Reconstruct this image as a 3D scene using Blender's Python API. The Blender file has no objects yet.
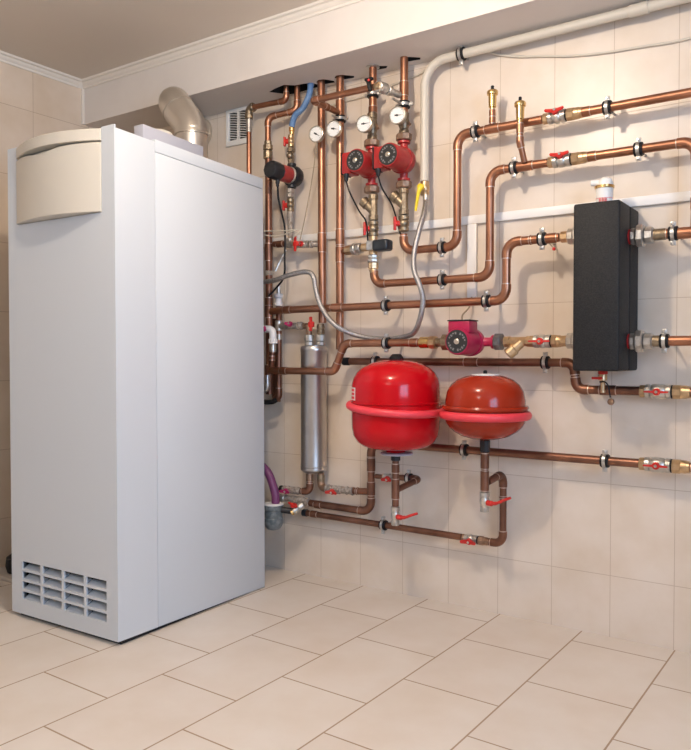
import bpy, bmesh, math, random
from mathutils import Vector, Matrix
random.seed(7)
PI = math.pi
sc = bpy.context.scene
C = sc.collection
V = Vector

# ------------------------------------------------------------------ materials
def mat(name, c, rough=.5, metal=0., c2=None, nscale=30., rvar=0., bump=0., bscale=200., coat=0., emit=None, spec=.5, detail=3.):
    m = bpy.data.materials.new(name); m.use_nodes = True
    nt = m.node_tree; b = nt.nodes['Principled BSDF']
    b.inputs['Base Color'].default_value = (*c, 1); b.inputs['Roughness'].default_value = rough
    b.inputs['Metallic'].default_value = metal; b.inputs['Specular IOR Level'].default_value = spec
    if coat: b.inputs['Coat Weight'].default_value = coat; b.inputs['Coat Roughness'].default_value = .08
    tc = nt.nodes.new('ShaderNodeTexCoord')
    if c2 or rvar:
        n = nt.nodes.new('ShaderNodeTexNoise'); n.inputs['Scale'].default_value = nscale; n.inputs['Detail'].default_value = detail
        nt.links.new(tc.outputs['Object'], n.inputs['Vector'])
        mr = nt.nodes.new('ShaderNodeMapRange'); mr.inputs[1].default_value = .38; mr.inputs[2].default_value = .66
        nt.links.new(n.outputs['Fac'], mr.inputs[0])
        if c2:
            mx = nt.nodes.new('ShaderNodeMix'); mx.data_type = 'RGBA'
            mx.inputs[6].default_value = (*c, 1); mx.inputs[7].default_value = (*c2, 1)
            nt.links.new(mr.outputs[0], mx.inputs[0]); nt.links.new(mx.outputs[2], b.inputs['Base Color'])
        if rvar:
            m2 = nt.nodes.new('ShaderNodeMapRange'); m2.inputs[3].default_value = rough - rvar; m2.inputs[4].default_value = rough + rvar
            nt.links.new(n.outputs['Fac'], m2.inputs[0]); nt.links.new(m2.outputs[0], b.inputs['Roughness'])
    if bump:
        n2 = nt.nodes.new('ShaderNodeTexNoise'); n2.inputs['Scale'].default_value = bscale; n2.inputs['Detail'].default_value = 2
        nt.links.new(tc.outputs['Object'], n2.inputs['Vector'])
        bp = nt.nodes.new('ShaderNodeBump'); bp.inputs['Strength'].default_value = bump; bp.inputs['Distance'].default_value = .002
        nt.links.new(n2.outputs['Fac'], bp.inputs['Height']); nt.links.new(bp.outputs[0], b.inputs['Normal'])
    return m

def tile_mat(name, c1, c2, mortar, bw, rh, off, rot, axes, mw=.0016, offset=0., rough=.3, origin=(0, 0), blot=(.9, .86, .8)):
    """glazed tiles laid in world metres: axes = which world axes run along the course and across the courses"""
    m = bpy.data.materials.new(name); m.use_nodes = True
    nt = m.node_tree; b = nt.nodes['Principled BSDF']; N = nt.nodes.new; K = nt.links.new
    tc = N('ShaderNodeTexCoord'); sp = N('ShaderNodeSeparateXYZ'); K(tc.outputs['Object'], sp.inputs[0])
    def lin(a, ca, bb, cb, k):
        m1 = N('ShaderNodeMath'); m1.operation = 'MULTIPLY_ADD'; K(sp.outputs[a], m1.inputs[0]); m1.inputs[1].default_value = ca; m1.inputs[2].default_value = k
        m2 = N('ShaderNodeMath'); m2.operation = 'MULTIPLY_ADD'; K(sp.outputs[bb], m2.inputs[0]); m2.inputs[1].default_value = cb; K(m1.outputs[0], m2.inputs[2])
        return m2
    a, bx = axes; cr, sr = math.cos(rot), math.sin(rot); o1, o2 = origin
    u = lin(a, cr, bx, sr, -(o1 * cr + o2 * sr)); v = lin(a, -sr, bx, cr, -(-o1 * sr + o2 * cr))
    cb = N('ShaderNodeCombineXYZ'); K(u.outputs[0], cb.inputs[0]); K(v.outputs[0], cb.inputs[1])
    br = N('ShaderNodeTexBrick'); K(cb.outputs[0], br.inputs['Vector'])
    br.offset = offset; br.offset_frequency = 2; br.squash = 1.
    br.inputs['Scale'].default_value = 1; br.inputs['Brick Width'].default_value = bw; br.inputs['Row Height'].default_value = rh
    br.inputs['Mortar Size'].default_value = mw; br.inputs['Mortar Smooth'].default_value = .25; br.inputs['Bias'].default_value = 0
    br.inputs['Color1'].default_value = (*c1, 1); br.inputs['Color2'].default_value = (*c2, 1); br.inputs['Mortar'].default_value = (*mortar, 1)
    n = N('ShaderNodeTexNoise'); n.inputs['Scale'].default_value = 5; n.inputs['Detail'].default_value = 4; n.inputs['Roughness'].default_value = .55; K(tc.outputs['Object'], n.inputs['Vector'])
    mr = N('ShaderNodeMapRange'); mr.inputs[1].default_value = .35; mr.inputs[2].default_value = .7; mr.inputs[3].default_value = 0; mr.inputs[4].default_value = 1; K(n.outputs['Fac'], mr.inputs[0])
    mx = N('ShaderNodeMix'); mx.data_type = 'RGBA'; mx.blend_type = 'MULTIPLY'; K(mr.outputs[0], mx.inputs[0])
    K(br.outputs['Color'], mx.inputs[6]); mx.inputs[7].default_value = (*blot, 1); K(mx.outputs[2], b.inputs['Base Color'])
    rr = N('ShaderNodeMapRange'); rr.inputs[3].default_value = rough; rr.inputs[4].default_value = .85; K(br.outputs['Fac'], rr.inputs[0]); K(rr.outputs[0], b.inputs['Roughness'])
    n3 = N('ShaderNodeTexNoise'); n3.inputs['Scale'].default_value = 14; n3.inputs['Detail'].default_value = 3; K(tc.outputs['Object'], n3.inputs['Vector'])
    ad = N('ShaderNodeMath'); ad.operation = 'MULTIPLY_ADD'; K(br.outputs['Fac'], ad.inputs[0]); ad.inputs[1].default_value = -1.; K(n3.outputs['Fac'], ad.inputs[2])
    bp = N('ShaderNodeBump'); bp.inputs['Strength'].default_value = .35; bp.inputs['Distance'].default_value = .0012; K(ad.outputs[0], bp.inputs['Height']); K(bp.outputs[0], b.inputs['Normal'])
    return m

M = {}
M['wall'] = tile_mat('wall_tile', (.77, .675, .58), (.745, .65, .555), (.52, .41, .31), .2, .3062, 0, 0, (0, 2), mw=.0010, origin=(0, .2058), rough=.32)
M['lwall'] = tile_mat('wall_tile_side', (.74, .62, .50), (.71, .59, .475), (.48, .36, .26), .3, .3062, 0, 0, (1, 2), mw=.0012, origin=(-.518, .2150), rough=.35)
M['floor'] = tile_mat('floor_tile', (.72, .65, .575), (.70, .625, .55), (.38, .27, .18), .3857, .2975, 0, .0139, (1, 0), mw=.0028, offset=.5, origin=(-1.2422, -.1982), rough=.4, blot=(.93, .90, .86))
M['plain'] = mat('plaster_beige', (.42, .36, .31), .8)
M['paint'] = mat('soffit_paint', (.74, .685, .63), .65, c2=(.715, .655, .60), nscale=6, bump=.08, bscale=90)
M['ceil'] = mat('ceiling_paint', (.70, .62, .53), .85)
M['cornice'] = mat('cornice_plaster', (.77, .71, .63), .6)
M['copper'] = mat('copper', (.45, .215, .13), .38, .95, c2=(.32, .145, .085), nscale=7, rvar=.05)
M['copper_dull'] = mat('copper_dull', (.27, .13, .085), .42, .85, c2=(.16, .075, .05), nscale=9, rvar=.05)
M['solder'] = mat('solder', (.60, .46, .38), .42, .9)
M['brass'] = mat('brass', (.66, .48, .29), .36, .9, c2=(.50, .34, .19), nscale=40, rvar=.06)
M['brass_dull'] = mat('brass_dull', (.35, .28, .19), .44, .85, c2=(.19, .14, .09), nscale=60, rvar=.1, bump=.15)
M['brass_bright'] = mat('brass_bright', (.74, .51, .22), .24, 1.)
M['bronze'] = mat('bronze_nut', (.40, .27, .19), .45, .8, c2=(.28, .17, .11), nscale=50)
M['nickel'] = mat('nickel', (.62, .585, .53), .36, .8, c2=(.42, .39, .34), nscale=45, rvar=.06)
M['hemp'] = mat('hemp_and_paste', (.42, .37, .32), .75, .2, c2=(.22, .17, .13), nscale=90, bump=.8, bscale=160)
M['zinc'] = mat('zinc', (.62, .61, .59), .36, .95, c2=(.45, .44, .42), nscale=60)
M['steel'] = mat('stainless', (.56, .54, .52), .32, .95, c2=(.48, .46, .44), nscale=9, rvar=.05)
M['flue'] = mat('flue_steel', (.62, .57, .50), .33, .85, c2=(.58, .53, .46), nscale=3)
M['rubber'] = mat('black_rubber', (.009, .009, .010), .55, spec=.3)
M['blackp'] = mat('black_plastic', (.013, .013, .015), .42, c2=(.022, .022, .024), nscale=40, spec=.4)
M['navy'] = mat('dark_grey_plastic', (.014, .019, .025), .35)
M['redh'] = mat('red_plastic', (.58, .025, .018), .38)
M['pump'] = mat('red_cast_enamel', (.40, .024, .024), .34, c2=(.33, .02, .02), nscale=30, bump=.1)
M['pump_m'] = mat('crimson_cast_enamel', (.42, .012, .065), .34, c2=(.35, .010, .05), nscale=30, bump=.1)
M['tank'] = mat('red_tank_paint', (.50, .003, .008), .17, spec=.3)
M['tank2'] = mat('brown_red_tank_paint', (.33, .027, .009), .17, spec=.3)
M['band'] = mat('red_band_vinyl', (.78, .05, .07), .42)
M['white'] = mat('white_plastic', (.82, .81, .78), .35)
M['cream'] = mat('cream_plastic', (.63, .585, .50), .42)
M['iron'] = mat('grey_iron_nut', (.16, .16, .17), .4, .8, c2=(.26, .26, .27), nscale=50)
M['boiler'] = mat('boiler_enamel', (.60, .635, .665), .38)
M['lav'] = mat('pale_grey_sheet', (.42, .42, .47), .4)
M['trunk'] = mat('white_trunking', (.84, .82, .79), .4)
M['beigep'] = mat('beige_pipe_plastic', (.60, .545, .455), .42)
M['blue'] = mat('blue_hose', (.10, .20, .38), .5, c2=(.14, .25, .44), nscale=50)
M['purple'] = mat('purple_hose', (.17, .045, .13), .4)
M['braid'] = mat('braided_steel', (.50, .48, .47), .42, .9, c2=(.25, .24, .24), nscale=450, bump=.5, bscale=500, detail=1)
M['dark'] = mat('cavity_shade', (.015, .012, .01), .9)  # near-black colour imitating shade inside holes and behind openings
M['foam'] = mat('black_foam_insulation', (.006, .0064, .0075), .6, c2=(.016, .016, .017), spec=.35, nscale=260, bump=.45, bscale=420)
M['yellow'] = mat('yellow_plastic', (.80, .60, .02), .4)
M['trap'] = mat('grey_trap_plastic', (.09, .115, .125), .3, c2=(.20, .22, .23), nscale=45)
M['dial'] = mat('dial_white', (.82, .81, .77), .4)
M['ink'] = mat('black_ink', (.02, .02, .02), .5)
M['redink'] = mat('red_ink', (.7, .02, .03), .5)
M['bezel'] = mat('gauge_bezel', (.62, .56, .47), .28, .9)
M['silverlbl'] = mat('pale_label_print', (.19, .185, .18), .5)
M['cablew'] = mat('ivory_cable', (.66, .60, .48), .5)
M['cap'] = mat('capillary_tube', (.40, .32, .22), .45, .3)
M['ply'] = mat('pale_board', (.50, .44, .38), .7)
M['whiteval'] = mat('white_valve_plastic', (.70, .70, .70), .35)
M['magenta'] = mat('magenta_handle', (.45, .02, .12), .4)

# ------------------------------------------------------------------ mesh building
ROOTM = {}
def frame(d):
    d = V(d).normalized(); h = V((0, 0, 1)) if abs(d.z) < .9 else V((1, 0, 0))
    u = h.cross(d).normalized(); return d, u, d.cross(u)
class MB:
    def __init__(s): s.bm = bmesh.new()
    def ring(s, c, u, v, r, seg, ph=0.):
        return [s.bm.verts.new(c + u * (r * math.cos(2 * PI * (k + ph) / seg)) + v * (r * math.sin(2 * PI * (k + ph) / seg))) for k in range(seg)]
    def bridge(s, a, b):
        n = len(a)
        for k in range(n):
            s.bm.faces.new((a[k], a[(k + 1) % n], b[(k + 1) % n], b[k]))
    def tube(s, pts, r, seg=16, caps=True, closed=False):
        pts = [V(p) for p in pts]; n = len(pts); rr = r if isinstance(r, (list, tuple)) else [r] * n
        T = []
        for i in range(n):
            if closed: t = pts[(i + 1) % n] - pts[i - 1]
            else: t = pts[min(i + 1, n - 1)] - pts[max(i - 1, 0)]
            T.append(t.normalized())
        _, u, v = frame(T[0]); rings = []
        for i in range(n):
            if i:
                q = T[i - 1].rotation_difference(T[i]); u = q @ u; v = q @ v
            rings.append(s.ring(pts[i], u, v, rr[i], seg))
        for i in range(n - 1): s.bridge(rings[i], rings[i + 1])
        if closed:
            a, b = rings[-1], rings[0]; best = min(range(seg), key=lambda k: (a[0].co - b[k].co).length)
            s.bridge(a, b[best:] + b[:best])
        elif caps:
            s.bm.faces.new(rings[0][::-1]); s.bm.faces.new(rings[-1])
        return s
    def lathe(s, prof, o=(0, 0, 0), d=(0, 0, 1), seg=24, ph=0.):
        o = V(o); d, u, v = frame(d); rings = []
        for r, h in prof: rings.append(s.ring(o + d * h, u, v, max(r, 1e-5), seg, ph))
        for i in range(len(rings) - 1): s.bridge(rings[i], rings[i + 1])
        s.bm.faces.new(rings[0][::-1]); s.bm.faces.new(rings[-1]); return s
    def cyl(s, a, b, r, seg=20, r2=None, bev=0.):
        a, b = V(a), V(b); L = (b - a).length; r2 = r if r2 is None else r2
        p = [(r, 0), (r2, L)] if not bev else [(r - bev, 0), (r, bev), (r2, L - bev), (r2 - bev, L)]
        return s.lathe(p, a, b - a, seg)
    def hexn(s, a, b, r, seg=6, bev=.0015):
        a, b = V(a), V(b); L = (b - a).length
        return s.lathe([(r - bev, 0), (r, bev), (r, L - bev), (r - bev, L)], a, b - a, seg, .5)
    def box(s, lo, hi, bev=0., segs=2, m=None):
        g = bmesh.ops.create_cube(s.bm, size=1)['verts']; lo, hi = V(lo), V(hi); c = (lo + hi) / 2; d = hi - lo
        for q in g: q.co = V((q.co.x * d.x, q.co.y * d.y, q.co.z * d.z)) + c
        if bev:
            ed = list({e for q in g for e in q.link_edges})
            g = [x for x in bmesh.ops.bevel(s.bm, geom=ed, offset=bev, segments=segs, profile=.5, affect='EDGES')['verts']]
        if m is not None:
            for q in set(g): q.co = m @ q.co
        return s
    def prism(s, poly, off):
        off = V(off); a = [s.bm.verts.new(V(p)) for p in poly]; b = [s.bm.verts.new(V(p) + off) for p in poly]
        s.bridge(a, b); s.bm.faces.new(a[::-1]); s.bm.faces.new(b); return s
    def sphere(s, c, r, seg=20, sz=(1, 1, 1)):
        g = bmesh.ops.create_uvsphere(s.bm, u_segments=seg, v_segments=seg // 2, radius=r)['verts']
        for q in g: q.co = V((q.co.x * sz[0], q.co.y * sz[1], q.co.z * sz[2])) + V(c)
        return s
    def build(s, name, m, parent=None, label=None, local=False, ang=35):
        bm = s.bm
        bmesh.ops.remove_doubles(bm, verts=bm.verts, dist=1e-6)
        if parent is not None and not local:
            top = parent
            while top.parent: top = top.parent
            inv = ROOTM[top.name].inverted()
            for q in bm.verts: q.co = inv @ q.co
        bmesh.ops.recalc_face_normals(bm, faces=bm.faces)
        me = bpy.data.meshes.new(name); bm.to_mesh(me); bm.free()
        me.materials.append(m if not isinstance(m, str) else M[m])
        for p in me.polygons: p.use_smooth = True
        me.set_sharp_from_angle(angle=math.radians(ang))
        o = bpy.data.objects.new(name, me); C.objects.link(o)
        if parent is not None: o.parent = parent
        if label: o['label'] = label
        return o

def thing(name, label, cat, loc, rot=None, group=None):
    o = bpy.data.objects.new(name, None); C.objects.link(o); o.empty_display_size = .03
    mx = Matrix.Translation(V(loc)) @ (rot.to_4x4() if rot is not None else Matrix.Identity(4))
    o.matrix_world = mx; ROOTM[o.name] = mx
    o['label'] = label; o['category'] = cat
    if group: o['group'] = group
    return o
def struct(mb, name, m):
    o = mb.build(name, m); o['kind'] = 'structure'; return o
def single(mb, name, m, label, cat, group=None):
    """a thing that is one mesh, its origin at its own centre-bottom"""
    o = mb.build(name, m); me = o.data
    xs = [q.co for q in me.vertices]
    c = V((sum(p.x for p in xs) / len(xs), sum(p.y for p in xs) / len(xs), min(p.z for p in xs)))
    for q in me.vertices: q.co -= c
    o.location = c; o['label'] = label; o['category'] = cat
    if group: o['group'] = group
    return o
def basis(flow, handle):
    """local +X along the flow, local -Y towards the handle"""
    x = V(flow).normalized(); y = -V(handle); y = (y - x * y.dot(x)).normalized(); z = x.cross(y)
    return Matrix((x, y, z)).transposed()

def fillet(pts, R, n=8):
    """polyline with rounded corners; also returns each corner's arc"""
    pts = [V(p) for p in pts]; out = [pts[0]]; arcs = []
    RR = R if isinstance(R, (list, tuple)) else [R] * len(pts)
    for i in range(1, len(pts) - 1):
        a, p, b = pts[i - 1], pts[i], pts[i + 1]; d1 = (a - p).normalized(); d2 = (b - p).normalized()
        th = d1.angle(d2); t = min(RR[i] / math.tan(th / 2), (a - p).length * .49 if i > 1 else (a - p).length * .9, (b - p).length * .49 if i < len(pts) - 2 else (b - p).length * .9)
        r = t * math.tan(th / 2); c = p + (d1 + d2).normalized() * (r / math.sin(th / 2))
        s0 = p + d1 * t - c; s1 = p + d2 * t - c; ax = s0.cross(s1).normalized(); al = s0.angle(s1); arc = []
        for k in range(n + 1): arc.append(c + Matrix.Rotation(al * k / n, 3, ax) @ s0)
        out += arc; arcs.append((arc, d1, d2))
    out.append(pts[-1]); return out, arcs
def smooth(pts, n=8):
    """Catmull-Rom through the points"""
    P = [V(p) for p in pts]; P = [P[0] * 2 - P[1]] + P + [P[-1] * 2 - P[-2]]; out = []
    for i in range(1, len(P) - 2):
        a, b, c, d = P[i - 1:i + 3]
        for k in range(n):
            t = k / n; out.append(.5 * ((2 * b) + (c - a) * t + (2 * a - 5 * b + 4 * c - d) * t * t + (3 * b - a - 3 * c + d) * t ** 3))
    out.append(P[-2]); return out

def pipe_run(label, pts, r=.0145, R=.042, m='copper', couplings=(), name='copper_pipe', cat='pipe', group=None, elbows=True, rings=True):
    root = thing(name, label, cat, pts[0], group=group)
    path, arcs = fillet(pts, R)
    MB().tube(path, r, 18).build('pipe', m, root)
    if elbows:
        for arc, d1, d2 in arcs:
            e = MB().tube([arc[0] + d1 * .012] + arc + [arc[-1] + d2 * .012], r + .0022, 18).build('elbow', m, root)
            if rings:
                for p, d in ((arc[0], d1), (arc[-1], d2)):
                    q = p + d * .012; MB().cyl(q, q + d * .0035, r + .0012, 18).build('solder_ring', 'solder', e)
    for c in couplings:
        p, d, L = V(c[0]), V(c[1]).normalized(), c[2]
        k = MB().cyl(p - d * L / 2, p + d * L / 2, r + .0022, 18, bev=.0008).build('coupling', c[3] if len(c) > 3 else m, root)
        if rings:
            for sg in (-1, 1):
                q = p + d * (sg * L / 2); MB().cyl(q, q + d * (sg * .003), r + .0011, 18).build('solder_ring', 'solder', k)
    return root

# ------------------------------------------------------------------ fittings (local frame: flow along X, handle towards -Y)
def wing_handle(parent, off, span=.036, w=.013, mt='redh', bolt='nickel', bar=False):
    h = MB()
    if bar:
        h.box((-span, -off - .005, -.0085), (span, -off + .004, .0085), .003); h.cyl((0, -off + .018, 0), (0, -off, 0), .011, 16, bev=.002)
        return h.build('handle', mt, parent, local=True)
    h.cyl((0, -off + .012, 0), (0, -off, 0), .0115, 20, bev=.002)
    for s in (-1, 1):
        h.prism([(0, -off + .001, -w * .62), (s * .012, -off - .001, -w * .55), (s * span, -off - .006, -w * .42), (s * (span + .003), -off - .006, 0), (s * span, -off - .006, w * .42), (s * .012, -off - .001, w * .55), (0, -off + .001, w * .62)], (0, .004, 0))
    ho = h.build('handle', mt, parent, local=True)
    MB().hexn((0, -off - .001, 0), (0, -off - .005, 0), .0052).build('handle_nut', bolt, ho, local=True)
    MB().cyl((0, -.012, 0), (0, -off + .006, 0), .0062, 12).build('stem', 'brass_dull', parent, local=True)
    return ho
def ball_valve(label, loc, flow, handle, L=.06, r=.019, body='nickel', union=.05, collar=.016, uni_mat='brass', name='ball_valve', handle_mat='redh', span=.034, group=None, w=.013, bar=False):
    root = thing(name, label, 'valve', loc, basis(flow, handle), group)
    h = L / 2
    MB().lathe([(r * .80, -h), (r * .97, -h + .002), (r * .97, -h + .014), (r * .80, -h + .016), (r * 1.0, -h + .022), (r * 1.05, 0), (r * 1.0, h - .022), (r * .82, h - .016), (r * 1.0, h - .014), (r * 1.0, h - .001), (r * .85, h)], (0, 0, 0), (1, 0, 0), 24).build('body', body, root, local=True)
    if collar: MB().hexn((-h - collar, 0, 0), (-h, 0, 0), r * .9, 8).build('inlet_collar', uni_mat, root, local=True)
    if union:
        MB().cyl((h, 0, 0), (h + .004, 0, 0), r * .92, 20).build('gasket', 'rubber', root, local=True)
        MB().hexn((h + .004, 0, 0), (h + .004 + union * .5, 0, 0), r * 1.0, 8).build('union_nut', uni_mat, root, local=True)
        MB().lathe([(r * .9, 0), (r * .9, union * .3), (r * .82, union * .3), (r * .82, union * .5)], (h + .004 + union * .5, 0, 0), (1, 0, 0), 20).build('union_tail', uni_mat, root, local=True)
    wing_handle(root, r + (.014 if bar else .010), span=span, mt=handle_mat, w=w, bar=bar)
    return root
def y_strainer(label, loc, flow, leg, L=.085, r=.017, m='brass', name='y_strainer', legL=.052):
    root = thing(name, label, 'strainer', loc, basis(flow, leg)); h = L / 2
    b = MB().lathe([(r * 1.0, -h), (r * 1.0, -h + .018), (r * .85, -h + .02), (r * .85, h - .02), (r * 1.0, h - .018), (r * 1.0, h)], (0, 0, 0), (1, 0, 0), 8)
    b.cyl((-.012, -.002, 0), (.018, -.032, 0), r * .85, 20)
    b.build('body', m, root, local=True)
    d = V((1, -1, 0)).normalized(); p = V((.010, -.024, 0))
    MB().lathe([(r * .9, 0), (r * 1.05, .003), (r * 1.05, legL * .45), (r * .8, legL * .5)], p, d, 20).build('screen_cap', m, root, local=True)
    return root
def clamp(label, loc, axis=(1, 0, 0), r=.0145, back=.085, up=(0, 0, 1), group='pipe clamps on the tiled wall'):
    """split ring clamp; local X along the pipe, local +Y to the wall"""
    x = V(axis).normalized(); z = V(up); y = z.cross(x)
    root = thing('pipe_clamp', label, 'clamp', loc, Matrix((x, y, z)).transposed(), group)
    a = r + .001; o = a + .0045
    MB().lathe([(a, -.013), (o, -.013), (o + .0016, -.011), (o + .0016, .011), (o, .013), (a, .013)], (0, 0, 0), (1, 0, 0), 24).build('rubber_lining', 'rubber', root, local=True)
    b = MB().lathe([(o + .001, -.005), (o + .0036, -.005), (o + .0036, .005), (o + .001, .005)], (0, 0, 0), (1, 0, 0), 24)
    for s in (-1, 1):
        b.box((-.0075, -.006, s * (o + .008) - .0075), (.0075, .003, s * (o + .008) + .0075), .001)
    b.build('band', 'zinc', root, local=True)
    for s in (-1, 1):
        MB().lathe([(.0048, 0), (.0048, .004), (.003, .0055)], (0, -.006, s * (o + .009)), (0, -1, 0), 12).build('bolt', 'zinc', root, local=True)
    MB().cyl((0, o + .001, 0), (0, back - .001, 0), .0042, 10).build('wall_stud', 'zinc', root, local=True)
    return root
def gauge(label, loc, normal, r=.033, reach=.06, angle=20, bracket='brass'):
    """round thermometer; local -Y is the face, +Y the stem to the pipe"""
    x = V((0, 0, 1)).cross(-V(normal)).normalized() * -1
    y = -V(normal).normalized(); z = V((0, 0, 1)); x = y.cross(z).normalized(); z = x.cross(y)
    root = thing('dial_thermometer', label, 'thermometer', loc, Matrix((x, y, z)).transposed(), 'dial thermometers on the risers')
    MB().lathe([(r * .9, .016), (r * .98, .014), (r, .004), (r, -.003), (r * .93, -.004), (r * .9, -.001), (r * .9, .002)], (0, 0, 0), (0, 1, 0), 36).build('case', 'bezel', root, local=True)
    dl = MB().cyl((0, .002, 0), (0, -.0015, 0), r * .865, 36).build('dial', 'dial', root, local=True)
    t = MB()
    for k in range(25):
        a = math.radians(225 - k * 11.25); l = .16 if k % 4 == 0 else .08
        p = V((math.cos(a), 0, math.sin(a))); q = V((-p.z, 0, p.x)) * (r * .014)
        a0, a1 = p * r * .84, p * r * (.84 - l); y0 = V((0, -.0016, 0))
        t.prism([a0 + q + y0, a0 - q + y0, a1 - q + y0, a1 + q + y0], (0, -.0003, 0))
    t.build('dial_scale', 'ink', dl, local=True)
    n = MB(); a = math.radians(angle); p = V((math.cos(a), 0, math.sin(a))); q = V((-p.z, 0, p.x))
    n.prism([p * r * .72 + V((0, -.002, 0)), q * r * .09 - p * r * .3 + V((0, -.002, 0)), -q * r * .09 - p * r * .3 + V((0, -.002, 0))], (0, -.0006, 0)); n.cyl((0, -.0015, 0), (0, -.0035, 0), r * .12, 12)
    n.build('needle', 'ink', root, local=True)
    MB().lathe([(.009, .014), (.009, .024), (.006, .026), (.006, reach)], (0, 0, 0), (0, 1, 0), 12).build('stem', bracket, root, local=True)
    return root
def pump(label, loc, flow, box_dir, L=.15, red='pump', top_nut='bronze', bot_nut='bronze', motor=.088, r=.0445):
    """circulator: local Z flow, motor along -Y, terminal box at -X"""
    z = V(flow).normalized(); x = -V(box_dir).normalized(); y = z.cross(x)
    root = thing('circulation_pump', label, 'pump', loc, Matrix((x, y, z)).transposed(), 'red circulation pumps')
    h = L / 2
    b = MB().lathe([(.019, -h), (.024, -h + .002), (.024, -h + .010), (.0155, -h + .013), (.016, -.036), (.026, -.02), (.03, 0), (.026, .02), (.016, .036), (.0155, h - .013), (.024, h - .010), (.024, h - .002), (.019, h)], (0, 0, 0), (0, 0, 1), 28)
    b.lathe([(.02, .026), (.036, .022), (.046, .010), (.050, -.008), (.050, -.024), (.047, -.028)], (0, 0, 0), (0, 1, 0), 32)
    b.build('volute', red, root, local=True)
    mt = MB().lathe([(.046, .028), (r + .002, .036), (r, .046), (r, .028 + motor - .006), (r - .003, .028 + motor), (r - .012, .028 + motor)], (0, 0, 0), (0, -1, 0), 36)
    for a in range(4):
        t = PI / 4 + a * PI / 2; mt.cyl((.038 * math.cos(t), -.03, .038 * math.sin(t)), (.038 * math.cos(t), -.045, .038 * math.sin(t)), .0065, 10)
    mo = mt.build('motor', red, root, local=True)
    f = .028 + motor
    pl = MB().cyl((0, -f + .002, 0), (0, -f - .0012, 0), r - .006, 32).build('name_plate', 'ink', root, label='black round name plate with pale print', local=True)
    t = MB()
    rr = r - .006
    up = z if abs(z.z) > .5 else None
    for k in range(20):
        if k % 5 == 4: continue
        a = math.radians(k * 18 + 9); p = V((math.cos(a), 0, math.sin(a))); q = V((-p.z, 0, p.x)) * (rr * .075); y0 = V((0, -f - .0012, 0)); i0 = .70 if k % 2 else .62
        t.prism([p * rr * .82 + q + y0, p * rr * .82 - q + y0, p * rr * i0 - q + y0, p * rr * i0 + q + y0], (0, -.0004, 0))
    t.build('print', 'silverlbl', pl, local=True)
    MB().lathe([(.0085, 0), (.0095, .001), (.0095, .003), (.006, .005)], (0, -f - .001, 0), (0, -1, 0), 20).build('vent_screw', 'bezel', root, local=True)
    tb = MB().box((-.070, -f + .012, -.040), (-.030, -.040, .040), .004).build('terminal_box', red, root, local=True)
    MB().box((-.0745, -f + .010, -.042), (-.0702, -.038, .042), .0015).build('box_lid', 'blackp', tb, label='black terminal box lid', local=True)
    nuts = []
    for s, nm in ((1, top_nut), (-1, bot_nut)):
        MB().hexn((0, 0, s * (h + .0005)), (0, 0, s * (h + .026)), .0305, 8, .003).build('union_nut', nm, root, local=True)
    return root
def gland(parent, loc, d=(0, 0, -1), r=.009):
    MB().lathe([(r, 0), (r, .012), (r * .75, .016), (r * .75, .024), (r * .5, .028)], loc, d, 12).build('cable_gland', 'blackp', parent)
def cord(name, label, cat, pts, r, m, group=None):
    return single(MB().tube(smooth(pts), r, 10), name, m, label, cat, group)

# ================================================================== THE ROOM
XL, XR, YF, ZC = -1.055, 3.4, -4.6, 2.268
struct(MB().box((XL - .1, YF - .1, -.08), (XR + .1, .1, 0)), 'floor', 'floor')
struct(MB().box((XL - .1, 0, 0), (XR + .1, .1, ZC)), 'wall_back', 'wall')
struct(MB().box((XL - .1, YF - .1, 0), (XL, 0, ZC)), 'wall_left', 'lwall')
# right wall with the daylight window, front wall behind the camera
WY0, WY1, WZ0, WZ1 = -3.3, -1.7, .75, 2.0
struct(MB().box((XL, YF - .1, 0), (XR, YF, ZC)), 'wall_front', 'plain')
fw = MB(); fw.box((XR, YF - .1, 0), (XR + .1, WY0, ZC)); fw.box((XR, WY1, 0), (XR + .1, 0, ZC)); fw.box((XR, WY0, 0), (XR + .1, WY1, WZ0)); fw.box((XR, WY0, WZ1), (XR + .1, WY1, ZC))
struct(fw, 'wall_right', 'plain')
wf = MB(); wf.box((XR + .02, WY0, WZ0), (XR + .07, WY1, WZ0 + .05)); wf.box((XR + .02, WY0, WZ1 - .05), (XR + .07, WY1, WZ1))
for y in (WY0, (WY0 + WY1) / 2 - .025, WY1 - .05): wf.box((XR + .02, y, WZ0 + .05), (XR + .07, y + .05, WZ1 - .05))
struct(wf, 'window_1', 'white')
struct(MB().box((XL - .1, YF - .1, ZC), (XR + .1, .1, ZC + .08)), 'ceiling', 'ceil')
# boxed-in beam along the pipe wall, with the rough pipe holes cut in its underside
SY, SZ = -.249, 2.0625
beam = MB().box((XL, SY, SZ), (XR, -.0005, ZC)).build('trim_1', 'paint')
def jag(cx, cy, w, h, n=9, seed=0):
    rnd = random.Random(seed); return [(cx + w * math.cos(2 * PI * k / n) * rnd.uniform(.8, 1.15), cy + h * math.sin(2 * PI * k / n) * rnd.uniform(.8, 1.15)) for k in range(n)]
holes = [[(-.012, -.088), (.03, -.104), (.094, -.118), (.128, -.088), (.17, -.082), (.205, -.07), (.215, -.02), (.11, -.012), (.04, -.015), (.02, -.045)],
         [(.222, -.065), (.244, -.082), (.268, -.075), (.292, -.038), (.285, -.022), (.235, -.03)],
         [(.312, -.062), (.332, -.08), (.356, -.074), (.39, -.036), (.378, -.02), (.325, -.03)],
         [(.480, -.07), (.50, -.082), (.52, -.074), (.555, -.05), (.54, -.034), (.49, -.04)],
         [(.625, -.07), (.645, -.088), (.668, -.08), (.70, -.05), (.69, -.034), (.635, -.045)]]
cm = MB()
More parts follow.
